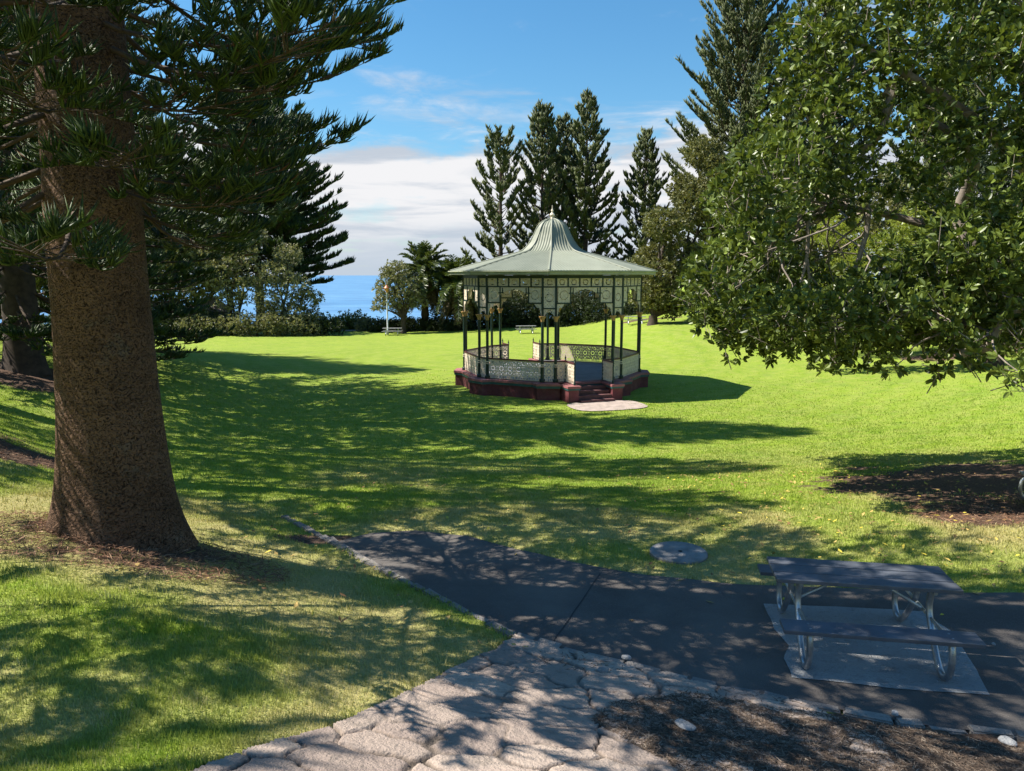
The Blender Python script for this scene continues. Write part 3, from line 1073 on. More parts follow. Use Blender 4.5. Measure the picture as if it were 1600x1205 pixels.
far_pine('tallest far pine, pointed spire directly behind the bandstand roof', 918, 150, 92, 5.4, 3.5, 21, clear=.3)
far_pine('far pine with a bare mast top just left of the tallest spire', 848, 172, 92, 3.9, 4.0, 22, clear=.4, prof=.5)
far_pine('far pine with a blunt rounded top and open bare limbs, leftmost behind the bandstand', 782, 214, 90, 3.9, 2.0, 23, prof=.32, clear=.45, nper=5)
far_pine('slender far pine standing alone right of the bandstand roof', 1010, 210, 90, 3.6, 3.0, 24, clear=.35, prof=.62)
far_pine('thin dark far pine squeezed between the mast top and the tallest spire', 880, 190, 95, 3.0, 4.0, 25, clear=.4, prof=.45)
big_kw = dict(dz=1.0, nper=7, dens=5.5, ncord=9, lcord=.44, rcord=.05, wood=.06, spray=1.0, upturn=.2)
far_pine('huge pine rising out of frame behind the fig, right of the open sky', 1172, -110, 82, 8.2, 3.0, 26, prof=.55, **big_kw)
far_pine('second huge pine partly hidden by the top of the fig', 1300, -90, 86, 7.6, 3.0, 27, prof=.62, **big_kw)
far_pine('dark pine deep behind the fig near the right edge', 1500, 60, 70, 6.4, 2.0, 28, prof=.62, **big_kw)


# ---- fig, right
def fig():
    base = Vector((13.4, 16.6, float(H(13.4, 16.6))))
    root = thing('fig_tree', 'spreading fig with glossy green leaves overhanging the lawn on the right', 'fig tree', base, 0)
    spec = [(1125, 455, 16, .85), (1190, 400, 16, .85), (1215, 300, 15.5, 1.15), (1165, 500, 16, .75), (1150, 330, 16.5, .7), (1280, 200, 15, 1.2), (1245, 515, 15.5, .8), (1330, 110, 15, 1.3), (1310, 530, 15, .75),
            (1390, 515, 15, .8), (1480, 510, 14.5, .85), (1420, 240, 14.5, 1.15), (1345, 300, 15, .75), (1460, 60, 14.5, 1.5), (1390, -60, 15, 1.6), (1570, 130, 14, 1.5), (1550, 300, 14, 1.2), (1500, 400, 14, .8),
            (1560, 430, 13.5, .9), (1620, 520, 13, .8), (1650, 400, 14, 1.3), (1700, 200, 14, 1.7), (1660, 20, 14.5, 1.7), (1560, -120, 15, 1.9),
            (1360, 500, 15.5, .9), (1440, 490, 15.5, 1.0), (1290, 480, 16, .7), (1510, 470, 15.5, 1.0), (1590, 490, 14.5, 1.0), (1235, 455, 16, .6), (1210, 240, 15.5, .8), (1255, 130, 15.5, .8), (1275, 40, 15.5, .8), (1150, 548, 15.5, .28), (1290, 562, 14.5, .36), (1400, 572, 14, .34), (1462, 574, 14, .30), (1590, 580, 12, .40), (1205, 545, 15.5, .3), (1530, 555, 13, .4), (1345, 560, 14.5, .3), (1080, 470, 16, .3), (1130, 400, 16.3, .5)]
    lobes = []
    for px, py, y, R in spec:
        lobes.append((AT(px, py, y) - base, R))
    for px, py, y, R in spec[:11] + spec[17:19]:
        if R > .6 and py > 280:
            for y2 in (13.2, 18.0, 19.8):
                lobes.append((AT(px, py - (15 if y2 > 15 else 30), y2) - base, R * y2 / 16 * .9))
    for p, R in (((4.5, 15.5, 4.9), .8), ((5.6, 19, 5.2), .9), ((5.8, 21, 5.4), 1.0), ((5.2, 15.5, 4.7), .9), ((5.5, 17.5, 4.8), .9), ((5.2, 14.3, 4.9), .8), ((6, 13.6, 5.1), .9), ((7, 14.5, 5.2), 1.0), ((6.3, 18.5, 5.1), 1.1), ((7.2, 20, 5.3), 1.3), ((7.4, 17, 5.1), 1.1), ((6.5, 20.8, 5.3), 1.0), ((5.2, 16.8, 5.6), .9), ((8.4, 15.4, 5.3), 1.0), ((12, 20.5, 6.5), 1.8), ((14.5, 20, 7), 2), ((11, 18.5, 10.5), 2.2), ((14, 17, 12), 2.5), ((16.5, 15, 9.5), 2.5), ((15.5, 13, 7.5), 2.0), ((17.5, 18.5, 7.5), 2.4), ((10.2, 15.8, 11.8), 1.9), ((14.0, 19.0, 4.6), 1.2), ((12.3, 18.0, 4.6), 1.0)):
        lobes.append((Vector(p) - base, R))
    RP, RD, P, D, sz = ros(lobes, 11, 9, .165, .48, .75)
    v, f = leaves(P, D, sz, .46)
    rnd = np.repeat(np.repeat(rng.random(len(RP)), 9) * .45 + rng.random(len(P)) * .55, 6)
    link('crown', npmesh('crown', v, f, False, {'rnd': rnd}), M_FIG, root)
    # limbs
    mb = MB()
    mb.tube([(0, 0, -.4), (0, 0, .3), (-.1, 0, 1.4), (-.25, 0, 2.4)], [1.1, .72, .58, .52], 14)
    top = Vector((-.25, 0, 2.2))
    hubs = []
    for e, r0 in ((AT(1300, 320, 15.6) - base, .17), (AT(1430, 180, 14.8) - base, .22), (AT(1500, 505, 14.6) - base, .2), (AT(1560, 60, 14.5) - base, .22), (Vector((-3, 3, 4.5)), .22), (Vector((1.5, 2, 5.5)), .25), (AT(1350, 70, 15) - base, .17)):
        hubs += limb(mb, top, e, r0, r0 * .35, .10, .30, 12, 9)[4:]
    for c, R in lobes:
        if random.random() < .4:
            continue
        hb = min(hubs, key=lambda q: (q - c).length)
        limb(mb, hb, c, .026, .010, .05, .34, 8, 6)
    mb.build('trunk', M_FIGBARK, root, True)
    # hanging pale limbs seen in the gap of the crown
    for pts, r0, r1 in (([(1262, 345, 15.2), (1263, 375, 15.2), (1261, 400, 15.2), (1256, 425, 15.2), (1250, 442, 15.2)], .045, .02), ([(1261, 405, 15.2), (1265, 440, 15.2), (1267, 480, 15.2)], .035, .014), ([(1264, 430, 15.2), (1278, 445, 15.2)], .02, .012),
                        ([(1358, 320, 15.0), (1354, 365, 15.0), (1342, 405, 15.0), (1331, 430, 15.0), (1336, 455, 15.0), (1326, 480, 15.0), (1312, 500, 15)], .055, .035), ([(1331, 432, 15.0), (1315, 460, 15.0), (1302, 495, 15)], .04, .03),
                        ([(1385, 150, 14.6), (1398, 130, 14.6), (1380, 195, 14.6), (1365, 225, 14.7), (1330, 240, 14.8)], .10, .05), ([(1600, 470, 13.8), (1565, 500, 13.8), (1540, 545, 13.9), (1500, 552, 14)], .12, .08)):
        q = [AT(*p) - base for p in pts]
        mb = MB()
        mb.tube(q, list(np.linspace(r0, r1, len(q))), 7)
        mb.build('limb', M_FIGBARK, root, True)
    k = rng.choice(len(RP), 2600, replace=False)
    v, f = tubes(RP[k] - RD[k] * rng.uniform(.2, .6, (len(k), 1)) + rng.normal(0, .06, (len(k), 3)), RP[k], np.full(len(k), .012), np.full(len(k), .005), 3)
    link('twigs', npmesh('twigs', v, f, True), M_FIGBARK, root)


fig()


def lob(px, py, y, R, loc, zb):
    p = AT(px, py, y)
    return (Vector((p.x - loc[0], p.y - loc[1], p.z - zb)), R)


def broad_px(name, label, cat, px, y, spec, mat, bark=M_BARK_FAR, dy=None, **kw):
    """spec: (px, py, radius in metres, depth offset)"""
    x = AT(px, 500, y).x
    zb = float(H(x, y))
    lobes = [lob(a, b, y + dyy, R, (x, y), zb) for a, b, R, dyy in spec]
    return broad(name, label, cat, (x, y), lobes, mat, bark, zbase=zb, **kw)


GB = 'broadleaf trees beyond the lawn'
broad_px('broadleaf_tree', 'olive green round tree between the bandstand and the fig', 'tree', 1020, 66,
         [(1030, 460, 1.9, 0), (1065, 400, 2.2, 1), (1040, 350, 2.0, 0), (1090, 320, 2.4, 1), (1100, 420, 2.3, 0), (1140, 360, 2.6, 2), (1130, 270, 2.2, 1), (1150, 460, 2.0, 2), (1170, 290, 2.4, 3), (1000, 420, 1.2, 1), (1090, 470, 1.4, -1), (1100, 240, 1.8, 2), (1075, 300, 1.8, 2), (1035, 430, 1.8, 0), (1050, 475, 1.5, 0), (1010, 465, 1.4, 1), (1180, 400, 2.4, 2), (1190, 470, 2.0, 3), (1020, 400, 1.6, 3)],
         M_OLIVE, group=GB, trunk_r=.4, per_m2=12, nleaf=7, size=.30, shell=.4)
broad_px('broadleaf_tree', 'bright yellow green feathery tree seen through the gap in the fig', 'tree', 1380, 46,
         [(1330, 420, 1.7, 0), (1380, 390, 2.0, 0), (1430, 430, 2.0, 0), (1300, 360, 1.7, 1), (1370, 460, 1.8, -1), (1440, 350, 2.0, 1), (1480, 420, 1.9, 1), (1270, 440, 1.5, 1), (1520, 380, 2.2, 2), (1340, 490, 1.6, 0), (1440, 490, 1.8, 0)],
         M_BRIGHT, group=GB, trunk_r=.2, per_m2=16, nleaf=7, size=.16, shell=.4, asp=.25, flat=.6)
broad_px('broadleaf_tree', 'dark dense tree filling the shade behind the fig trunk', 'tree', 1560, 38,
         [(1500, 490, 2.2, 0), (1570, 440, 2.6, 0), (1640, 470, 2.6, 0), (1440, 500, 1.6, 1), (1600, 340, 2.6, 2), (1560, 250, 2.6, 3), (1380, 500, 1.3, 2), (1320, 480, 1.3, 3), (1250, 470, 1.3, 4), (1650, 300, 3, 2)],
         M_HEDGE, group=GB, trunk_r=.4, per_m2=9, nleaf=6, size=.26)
broad_px('broadleaf_tree', 'olive leaved tree behind the yellow green feathery tree', 'tree', 1260, 56,
         [(1210, 430, 2.3, 0), (1260, 380, 2.5, 0), (1310, 430, 2.5, 0), (1240, 300, 2.4, 1), (1330, 330, 2.6, 1), (1400, 380, 2.8, 1), (1200, 360, 2.2, 0), (1420, 300, 2.6, 2)],
         M_OLIVE, group=GB, trunk_r=.4, per_m2=6, nleaf=6, size=.32)
broad_px('broadleaf_tree', 'small round tree in front of the sea beside the lamp post', 'tree', 630, 80,
         [(622, 425, 1.5, 0), (600, 455, 1.3, 0), (640, 450, 1.7, 0), (612, 470, 1.2, -.5), (592, 478, .9, 0), (650, 470, 1.2, 0), (625, 480, 1.0, .6), (605, 430, 1.0, .5)],
         M_GREYLEAF, group=GB, trunk_r=.28, per_m2=8, nleaf=6, size=.30, shell=.35, fork=.6)
broad_px('broadleaf_tree', 'grey leaved tree at the left end of the shrubbery by the hut', 'tree', 365, 79,
         [(345, 430, 2.0, 0), (375, 400, 2.0, 0), (390, 450, 1.8, 0), (360, 470, 1.6, 0), (330, 400, 1.8, 1), (395, 370, 1.7, 1)],
         M_GREYLEAF, group=GB, trunk_r=.3, per_m2=7, nleaf=6, size=.32, fork=.3)
broad_px('broadleaf_tree', 'silvery broad tree under the drooping pine limbs', 'tree', 440, 79,
         [(430, 430, 2.0, 0), (460, 450, 2.0, 0), (420, 470, 1.7, -1), (450, 400, 1.6, 1), (480, 470, 1.6, 0), (430, 490, 1.4, -1), (465, 490, 1.4, -1)],
         M_GREYLEAF, group=GB, trunk_r=.3, per_m2=8, nleaf=6, size=.30, fork=.2)
broad_px('broadleaf_tree', 'rounded pale olive tree at the far left behind the pines', 'tree', 280, 80,
         [(250, 430, 2.2, 0), (290, 400, 2.2, 0), (310, 450, 1.8, 0), (200, 420, 2.6, 1), (140, 400, 2.8, 2), (90, 380, 2.8, 2), (60, 300, 2.8, 3)],
         M_OLIVE, group=GB, trunk_r=.3, per_m2=6, nleaf=6, size=.32, fork=.3)
GS = 'shrubs along the far edge of the lawn'
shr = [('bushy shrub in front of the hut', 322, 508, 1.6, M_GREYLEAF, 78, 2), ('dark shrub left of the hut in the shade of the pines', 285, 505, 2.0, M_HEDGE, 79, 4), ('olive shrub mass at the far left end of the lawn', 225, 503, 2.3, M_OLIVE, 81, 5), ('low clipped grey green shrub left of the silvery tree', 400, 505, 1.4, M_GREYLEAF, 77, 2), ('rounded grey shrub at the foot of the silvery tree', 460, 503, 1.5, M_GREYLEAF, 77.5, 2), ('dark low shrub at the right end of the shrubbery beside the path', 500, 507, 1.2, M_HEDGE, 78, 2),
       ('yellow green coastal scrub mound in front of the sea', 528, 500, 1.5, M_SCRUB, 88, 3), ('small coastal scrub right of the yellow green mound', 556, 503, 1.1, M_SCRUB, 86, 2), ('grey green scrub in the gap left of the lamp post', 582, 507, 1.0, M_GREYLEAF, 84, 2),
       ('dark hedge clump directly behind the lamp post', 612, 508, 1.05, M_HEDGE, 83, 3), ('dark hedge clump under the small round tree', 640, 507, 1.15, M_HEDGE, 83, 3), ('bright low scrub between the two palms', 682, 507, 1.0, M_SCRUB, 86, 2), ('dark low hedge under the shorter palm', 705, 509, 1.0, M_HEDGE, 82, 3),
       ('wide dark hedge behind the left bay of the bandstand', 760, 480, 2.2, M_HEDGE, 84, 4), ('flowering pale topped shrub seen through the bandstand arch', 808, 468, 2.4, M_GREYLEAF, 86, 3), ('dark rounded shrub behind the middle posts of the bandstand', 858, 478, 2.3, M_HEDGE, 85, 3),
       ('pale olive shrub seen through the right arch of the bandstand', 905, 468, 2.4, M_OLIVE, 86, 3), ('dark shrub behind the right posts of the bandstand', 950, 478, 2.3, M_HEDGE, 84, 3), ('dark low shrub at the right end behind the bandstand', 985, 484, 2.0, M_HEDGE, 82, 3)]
for lb, px, py, R, mt, y, nl in shr:
    R *= 1.12
    sp_ = []
    wpx = R * FPX / y
    for j in range(nl + 1):
        sp_.append((px + (j - nl / 2) * wpx * 1.0, py + random.uniform(-3, 5), R * random.uniform(.75, 1.0), random.uniform(-.6, .6)))
        sp_.append((px + (j - nl / 2) * wpx * 1.1, 512 + random.uniform(-3, 3), R * random.uniform(.7, .9), random.uniform(-.6, .6)))
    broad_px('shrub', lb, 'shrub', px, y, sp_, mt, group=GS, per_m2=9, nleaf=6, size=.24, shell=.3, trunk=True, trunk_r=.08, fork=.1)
    zbot = AT(px, 522, y - .5)
# a row of distant pines and scrub fills the left bank
for lb, px, pyt, y, R, sd in (('hazy dark pine far behind the left pines', 250, 200, 84, 7.0, 41), ('tall dark pine in the upper left corner behind the massive trunk', 60, 60, 46, 6, 42)):
    far_pine(lb, px, pyt, y, R, 2.5, sd, prof=.65, **big_kw)


# ---- palms
def palm(label, px, y, py_crown, R, nf, seed, lean=0):
    r = np.random.default_rng(seed)
    p = AT(px, py_crown, y)
    zb = float(H(p.x, y))
    hh = p.z - zb
    root = thing('palm_tree', label, 'palm tree', (p.x, y, zb), 0, 'date palms by the sea')
    mb = MB()
    pts = [(0, 0, -.3)] + [(lean * z / hh, 0, z) for z in np.linspace(0, hh, 12)]
    mb.tube(pts, [.5] + [.42 + .05 * math.sin(i * 2.4) for i in range(11)] + [.75], 12)
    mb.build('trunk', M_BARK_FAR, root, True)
    for dead in (False, True):
        PV, PD, PL = [], [], []
        A, B = [], []
        n = nf if not dead else nf // 3
        for i in range(n):
            a = r.uniform(0, 6.283)
            e = rad(r.uniform(-15, 80)) if not dead else rad(r.uniform(-70, -40))
            L = R * r.uniform(.85, 1.1) * (1 if not dead else .75)
            s = np.linspace(0, 1, 26)
            d0 = np.array([math.cos(a), math.sin(a), 0])
            grav = .62 if not dead else .35
            q = np.outer(s * L * math.cos(e), d0) + np.outer(s * L * math.sin(e) - grav * L * s ** 2.1 * (math.cos(e) * .7 + .3), [0, 0, 1]) + np.array([lean, 0, hh])
            A.append(q[:-1]); B.append(q[1:])
            tg = unit(np.gradient(q, axis=0))
            side = unit(np.cross(tg, [0, 0, 1.0]) + 1e-4)
            up = np.cross(side, tg)
            for sg in (-1, 1):
                for rep in range(2):
                    m = slice(3, 26)
                    PV.append(q[m] + tg[m] * (r.random((23, 1)) * L / 26))
                    PD.append(tg[m] * .75 + side[m] * sg * .8 + up[m] * r.uniform(-.1, .45, (23, 1)) - np.array([0, 0, .15]))
                    PL.append(.16 * R * np.sin(np.clip(s[m], .06, .97) * 3.0) ** .6 * r.uniform(.85, 1.15, 23))
        PV, PD, PL = map(np.concatenate, (PV, PD, PL))
        v, f = leaves(PV, PD, PL, .16)
        nm = 'dead_fronds' if dead else 'fronds'
        link(nm, npmesh(nm, v, f, False, {'rnd': np.repeat(rng.random(len(PV)), 6)}), M_DEADPALM if dead else M_PALM, root)
        A, B = np.concatenate(A), np.concatenate(B)
        v, f = tubes(A, B, np.full(len(A), .035), np.full(len(A), .03), 4)
        link('frond_stems', npmesh('frond_stems', v, f, True), M_DEADPALM if dead else M_PALM, root)


palm('tall date palm with upright dark crown beside the small round tree', 663, 84, 426, 5.0, 72, 3)
palm('shorter sunlit date palm half hidden by the left eave of the bandstand', 716, 82, 445, 4.7, 64, 4)
palm('low date palm with hanging fronds right beside the bandstand posts', 738, 86, 455, 3.2, 40, 6)

# ---------------------------------------------------------------- bandstand
C_CREAM = paint('cream_iron', (.70, .60, .465), .55, .12, 5, .1, dirt=(.35, (.36, .30, .2)))
C_GREEN = paint('dark_green_iron', (.008, .030, .026), .42, .25, 4, .08)
C_TEAL = paint('teal_moulding', (.026, .095, .095), .5, .2, 4, .1)
C_RED = paint('maroon_wall', (.125, .028, .034), .7, .25, 3, .25, dirt=(.5, (.20, .10, .09)))
C_PINK = paint('maroon_cap', (.30, .11, .11), .65, .2, 3, .2, dirt=(.35, (.40, .26, .22)))
C_GOLD = paint('gold_capital', (.45, .27, .10), .5, .2, 8)
C_FLOOR = paint('grey_blue_floor', (.215, .215, .245), .6, .15, 2)
C_STEP = paint('dark_maroon_steps', (.11, .045, .045), .7, .25, 4, dirt=(.4, (.25, .2, .18)))
C_RAIL = paint('dark_maroon_rail', (.085, .022, .026), .45, .2, 5)
C_CEIL = paint('grey_timber_lining', (.30, .31, .27), .7, .15, 3)  # one even grey-green tone with slight random mottling
C_FASCIA = paint('pale_olive_fascia', (.40, .42, .30), .55, .12, 3)


def m_roof():
    m, t = newmat('pale_green_roof')
    pos = t.n('ShaderNodeTexCoord').outputs['Object']
    a = t.noise(pos, 1.2, 6, .65)
    b = t.noise(pos, 7, 5, .65)
    c = t.mix(t.sstep(a, .3, .7), (.20, .218, .165), (.245, .262, .20))
    c = t.mix(t.math('MULTIPLY', t.sstep(b, .55, .75), .35), c, (.18, .195, .15))
    c = t.mix(t.math('MULTIPLY', t.sstep(t.noise(pos, 3.1, 6, .75, .8), .66, .74), .5), c, (.22, .2, .15))
    finish(t, c, .55, b, .08, .01, spec=.4)
    return m


C_ROOF = m_roof()

ORI = rad(-4.3)
RP_, SEP = 4.55, .31
FLOOR = .82


def ang(k):
    return rad(-90 + 45 * k)


def pol(k, r, t):
    a = ang(k)
    return Vector((r * math.cos(a) - t * math.sin(a), r * math.sin(a) + t * math.cos(a), 0))


def bay(k):
    """start, end, along, outward for the long side between corner k and k+1"""
    a, b = pol(k, RP_, SEP), pol(k + 1, RP_, -SEP)
    d = (b - a).normalized()
    return a, b, d, Vector((d.y, -d.x, 0))


def lace(out, o, d, nrm, w, z0, z1, fn, cell=.022, th=.025):
    nu, nv = max(2, round(w / cell)), max(2, round((z1 - z0) / cell))
    cu, cv = w / nu, (z1 - z0) / nv
    uu, vv = np.meshgrid((np.arange(nu) + .5) * cu, (np.arange(nv) + .5) * cv)
    m = fn(uu, vv, w, z1 - z0)
    mp_ = np.pad(m, 1)
    o, d, nrm = np.array(o), np.array(d), np.array(nrm)
    Q = []

    def P(i, j, s):
        return o + np.multiply.outer(i * cu, d) + np.multiply.outer(z0 + j * cv, [0, 0, 1.0]) + nrm * (s * th / 2)
    jj, ii_ = np.nonzero(m)
    for s in (1, -1):
        c = [P(ii_, jj, s), P(ii_ + 1, jj, s), P(ii_ + 1, jj + 1, s), P(ii_, jj + 1, s)]
        Q.append(np.stack(c if s > 0 else c[::-1], 1))
    for dj, di, a, b in ((0, -1, (0, 1), (0, 0)), (0, 1, (1, 0), (1, 1)), (-1, 0, (0, 0), (1, 0)), (1, 0, (1, 1), (0, 1))):
        e = ~mp_[jj + 1 + dj, ii_ + 1 + di]
        i2, j2 = ii_[e], jj[e]
        Q.append(np.stack([P(i2 + a[0], j2 + a[1], 1), P(i2 + a[0], j2 + a[1], -1), P(i2 + b[0], j2 + b[1], -1), P(i2 + b[0], j2 + b[1], 1)], 1))
    out.append(np.concatenate(Q))


def lace_obj(name, out, mat, parent):
    q = np.concatenate(out)
    return link(name, npmesh(name, q.reshape(-1, 3), np.arange(len(q) * 4).reshape(-1, 4)), mat, parent)


def f_rail(u, v, w, h):
    n = max(1, round(w / .5))
    U = w / n
    x = np.abs((u % U) - U / 2)
    y = v - h * .54
    r = np.hypot(x, y)
    m = (np.abs(r - .165) < .035) | (r < .075)
    a = np.arctan2(y, x + 1e-6)
    m |= (r > .09) & (r < .14) & (np.cos(a * 8) > .1)
    m |= (np.abs(np.hypot(x - .21, np.abs(y) - .23) - .085) < .028)
    m |= (np.abs(np.hypot(x, np.abs(y) - .29) - .07) < .026)
    m |= (r > .2) & (r > .225) & (np.sin(u * 42) * np.sin(v * 40) > .28)
    m |= (v < .05) | (v > h - .06) | (x > U / 2 - .02)
    pk = v < .16
    m = np.where(pk, (v < .03) | (v > .13) | ((u % .085) < .036), m)
    return m


def f_fill(u, v, w, h):
    m = ~((np.cos(u * 40) * np.cos(v * 40) > .80))
    c = np.hypot(u - w / 2, v - h / 2)
    m &= ~(np.abs(c - min(w, h) * .33) < .018)
    return m


def f_arch(u, v, w, h):
    """lower frieze: cusped arch hanging between the columns; h runs from the capitals to the row of squares"""
    x = np.abs(u - w / 2) / (w / 2)
    arch = h * (.95 - .10 * ss(.1, .42, x) - .36 * ss(.42, .62, x) - .16 * ss(.66, .84, x) - .33 * ss(.86, .98, x))
    arch = arch - .05 * np.abs(np.sin(x * 14.0))
    return (v > arch) & f_fill(u, v, w, h * 2)


root = thing('bandstand', 'octagonal bandstand with pale green bell shaped roof, cream iron lace and maroon base', 'bandstand', (BS[0], BS[1], float(H(*BS)) - .02), ORI)

# plinth outline
outl = []
for k in range(8):
    outl += [pol(k, 5.02, -.52), pol(k, 5.02, .52)]
    a, b, d_, n_ = bay(k)
    outl += [a + n_ * .20 + d_ * .34, b + n_ * .20 - d_ * .34]
outl = [(p.x, p.y) for p in outl]


def grow(poly, off):
    out = []
    n = len(poly)
    for i in range(n):
        p, q, r_ = Vector(poly[i - 1]), Vector(poly[i]), Vector(poly[(i + 1) % n])
        d1, d2 = (q - p).normalized(), (r_ - q).normalized()
        n1, n2 = Vector((d1.y, -d1.x)), Vector((d2.y, -d2.x))
        bis = (n1 + n2).normalized()
        out.append(tuple(q + bis * off / max(.4, bis.dot(n1))))
    return out


mb = MB()
mb.prism(outl, -.25, .575)
mb.build('plinth', C_RED, root)
mb = MB()
mb.prism(grow(outl, .05), .575, .69)
mb.build('plinth_moulding', C_TEAL, root)
mb = MB()
mb.prism(grow(outl, .075), .69, FLOOR - .03)
mb.build('plinth_cap', C_PINK, root)
mb = MB()
inn = [(p.x, p.y) for k in range(8) for p in (pol(k, RP_ - .12, -.3), pol(k, RP_ - .12, .3))]
mb.prism(inn, FLOOR - .10, FLOOR)
mb.build('floor', C_FLOOR, root)

# columns
for k in range(8):
    for sgn in (-1, 1):
        p = pol(k, RP_, SEP * sgn)
        mb = MB()
        mb.lathe((p.x, p.y, FLOOR), [(.068, 0), (.068, 2.86)], 12)
        col_ = mb.build('column', C_GREEN, root, True)
        mb = MB()
        mb.lathe((p.x, p.y, FLOOR - .01), [(.13, 0), (.13, .12), (.085, .16), (.08, .62), (.09, .64), (.09, .68), (.075, .72)], 12)
        mb.build('column_base', C_GREEN, col_, True)
        mb = MB()
        mb.lathe((p.x, p.y, FLOOR + .78), [(.083, 0), (.083, .05)], 12)
        mb.lathe((p.x, p.y, FLOOR + .70), [(.092, 0), (.092, .03)], 12)
        mb.build('column_band', C_CREAM, col_, True)
        mb = MB()
        mb.lathe((p.x, p.y, FLOOR + 2.80), [(.075, 0), (.085, .03), (.08, .06), (.10, .12), (.15, .20), (.165, .23), (.165, .26)], 12)
        mb.build('capital', C_GOLD, col_, True)
        mb = MB()
        mb.box((p.x, p.y, FLOOR + 3.06 + .92), (.10, .10, 1.84), ang(k))
        mb.build('post', C_GREEN, col_)

ZT, ZM, ZL, ZC = 5.68, 5.22, 4.47, 3.86      # top of frieze, below the squares, below side panels, capitals


def railing(a, b, n_, name='railing_panel', posts=False):
    d_ = (b - a).normalized()
    w = (b - a).length
    out = []
    lace(out, (a.x, a.y, 0), d_, n_, w, FLOOR + .02, FLOOR + .93, f_rail)
    ro = lace_obj(name, out, C_CREAM, root)
    mb = MB()
    mb.beam(a + Vector((0, 0, FLOOR + .955)), b + Vector((0, 0, FLOOR + .955)), .085, .05)
    mb.beam(a + Vector((0, 0, FLOOR + .985)), b + Vector((0, 0, FLOOR + .985)), .055, .02)
    mb.build('handrail', C_RAIL, ro)
    return ro


def newel(p):
    mb = MB()
    mb.lathe((p.x, p.y, FLOOR - .02), [(.05, 0), (.05, .12), (.03, .16), (.03, 1.02), (.05, 1.05), (.03, 1.08), (.045, 1.14), (.02, 1.19), (.008, 1.27)], 10)
    mb.build('newel_post', C_GREEN, root, True)


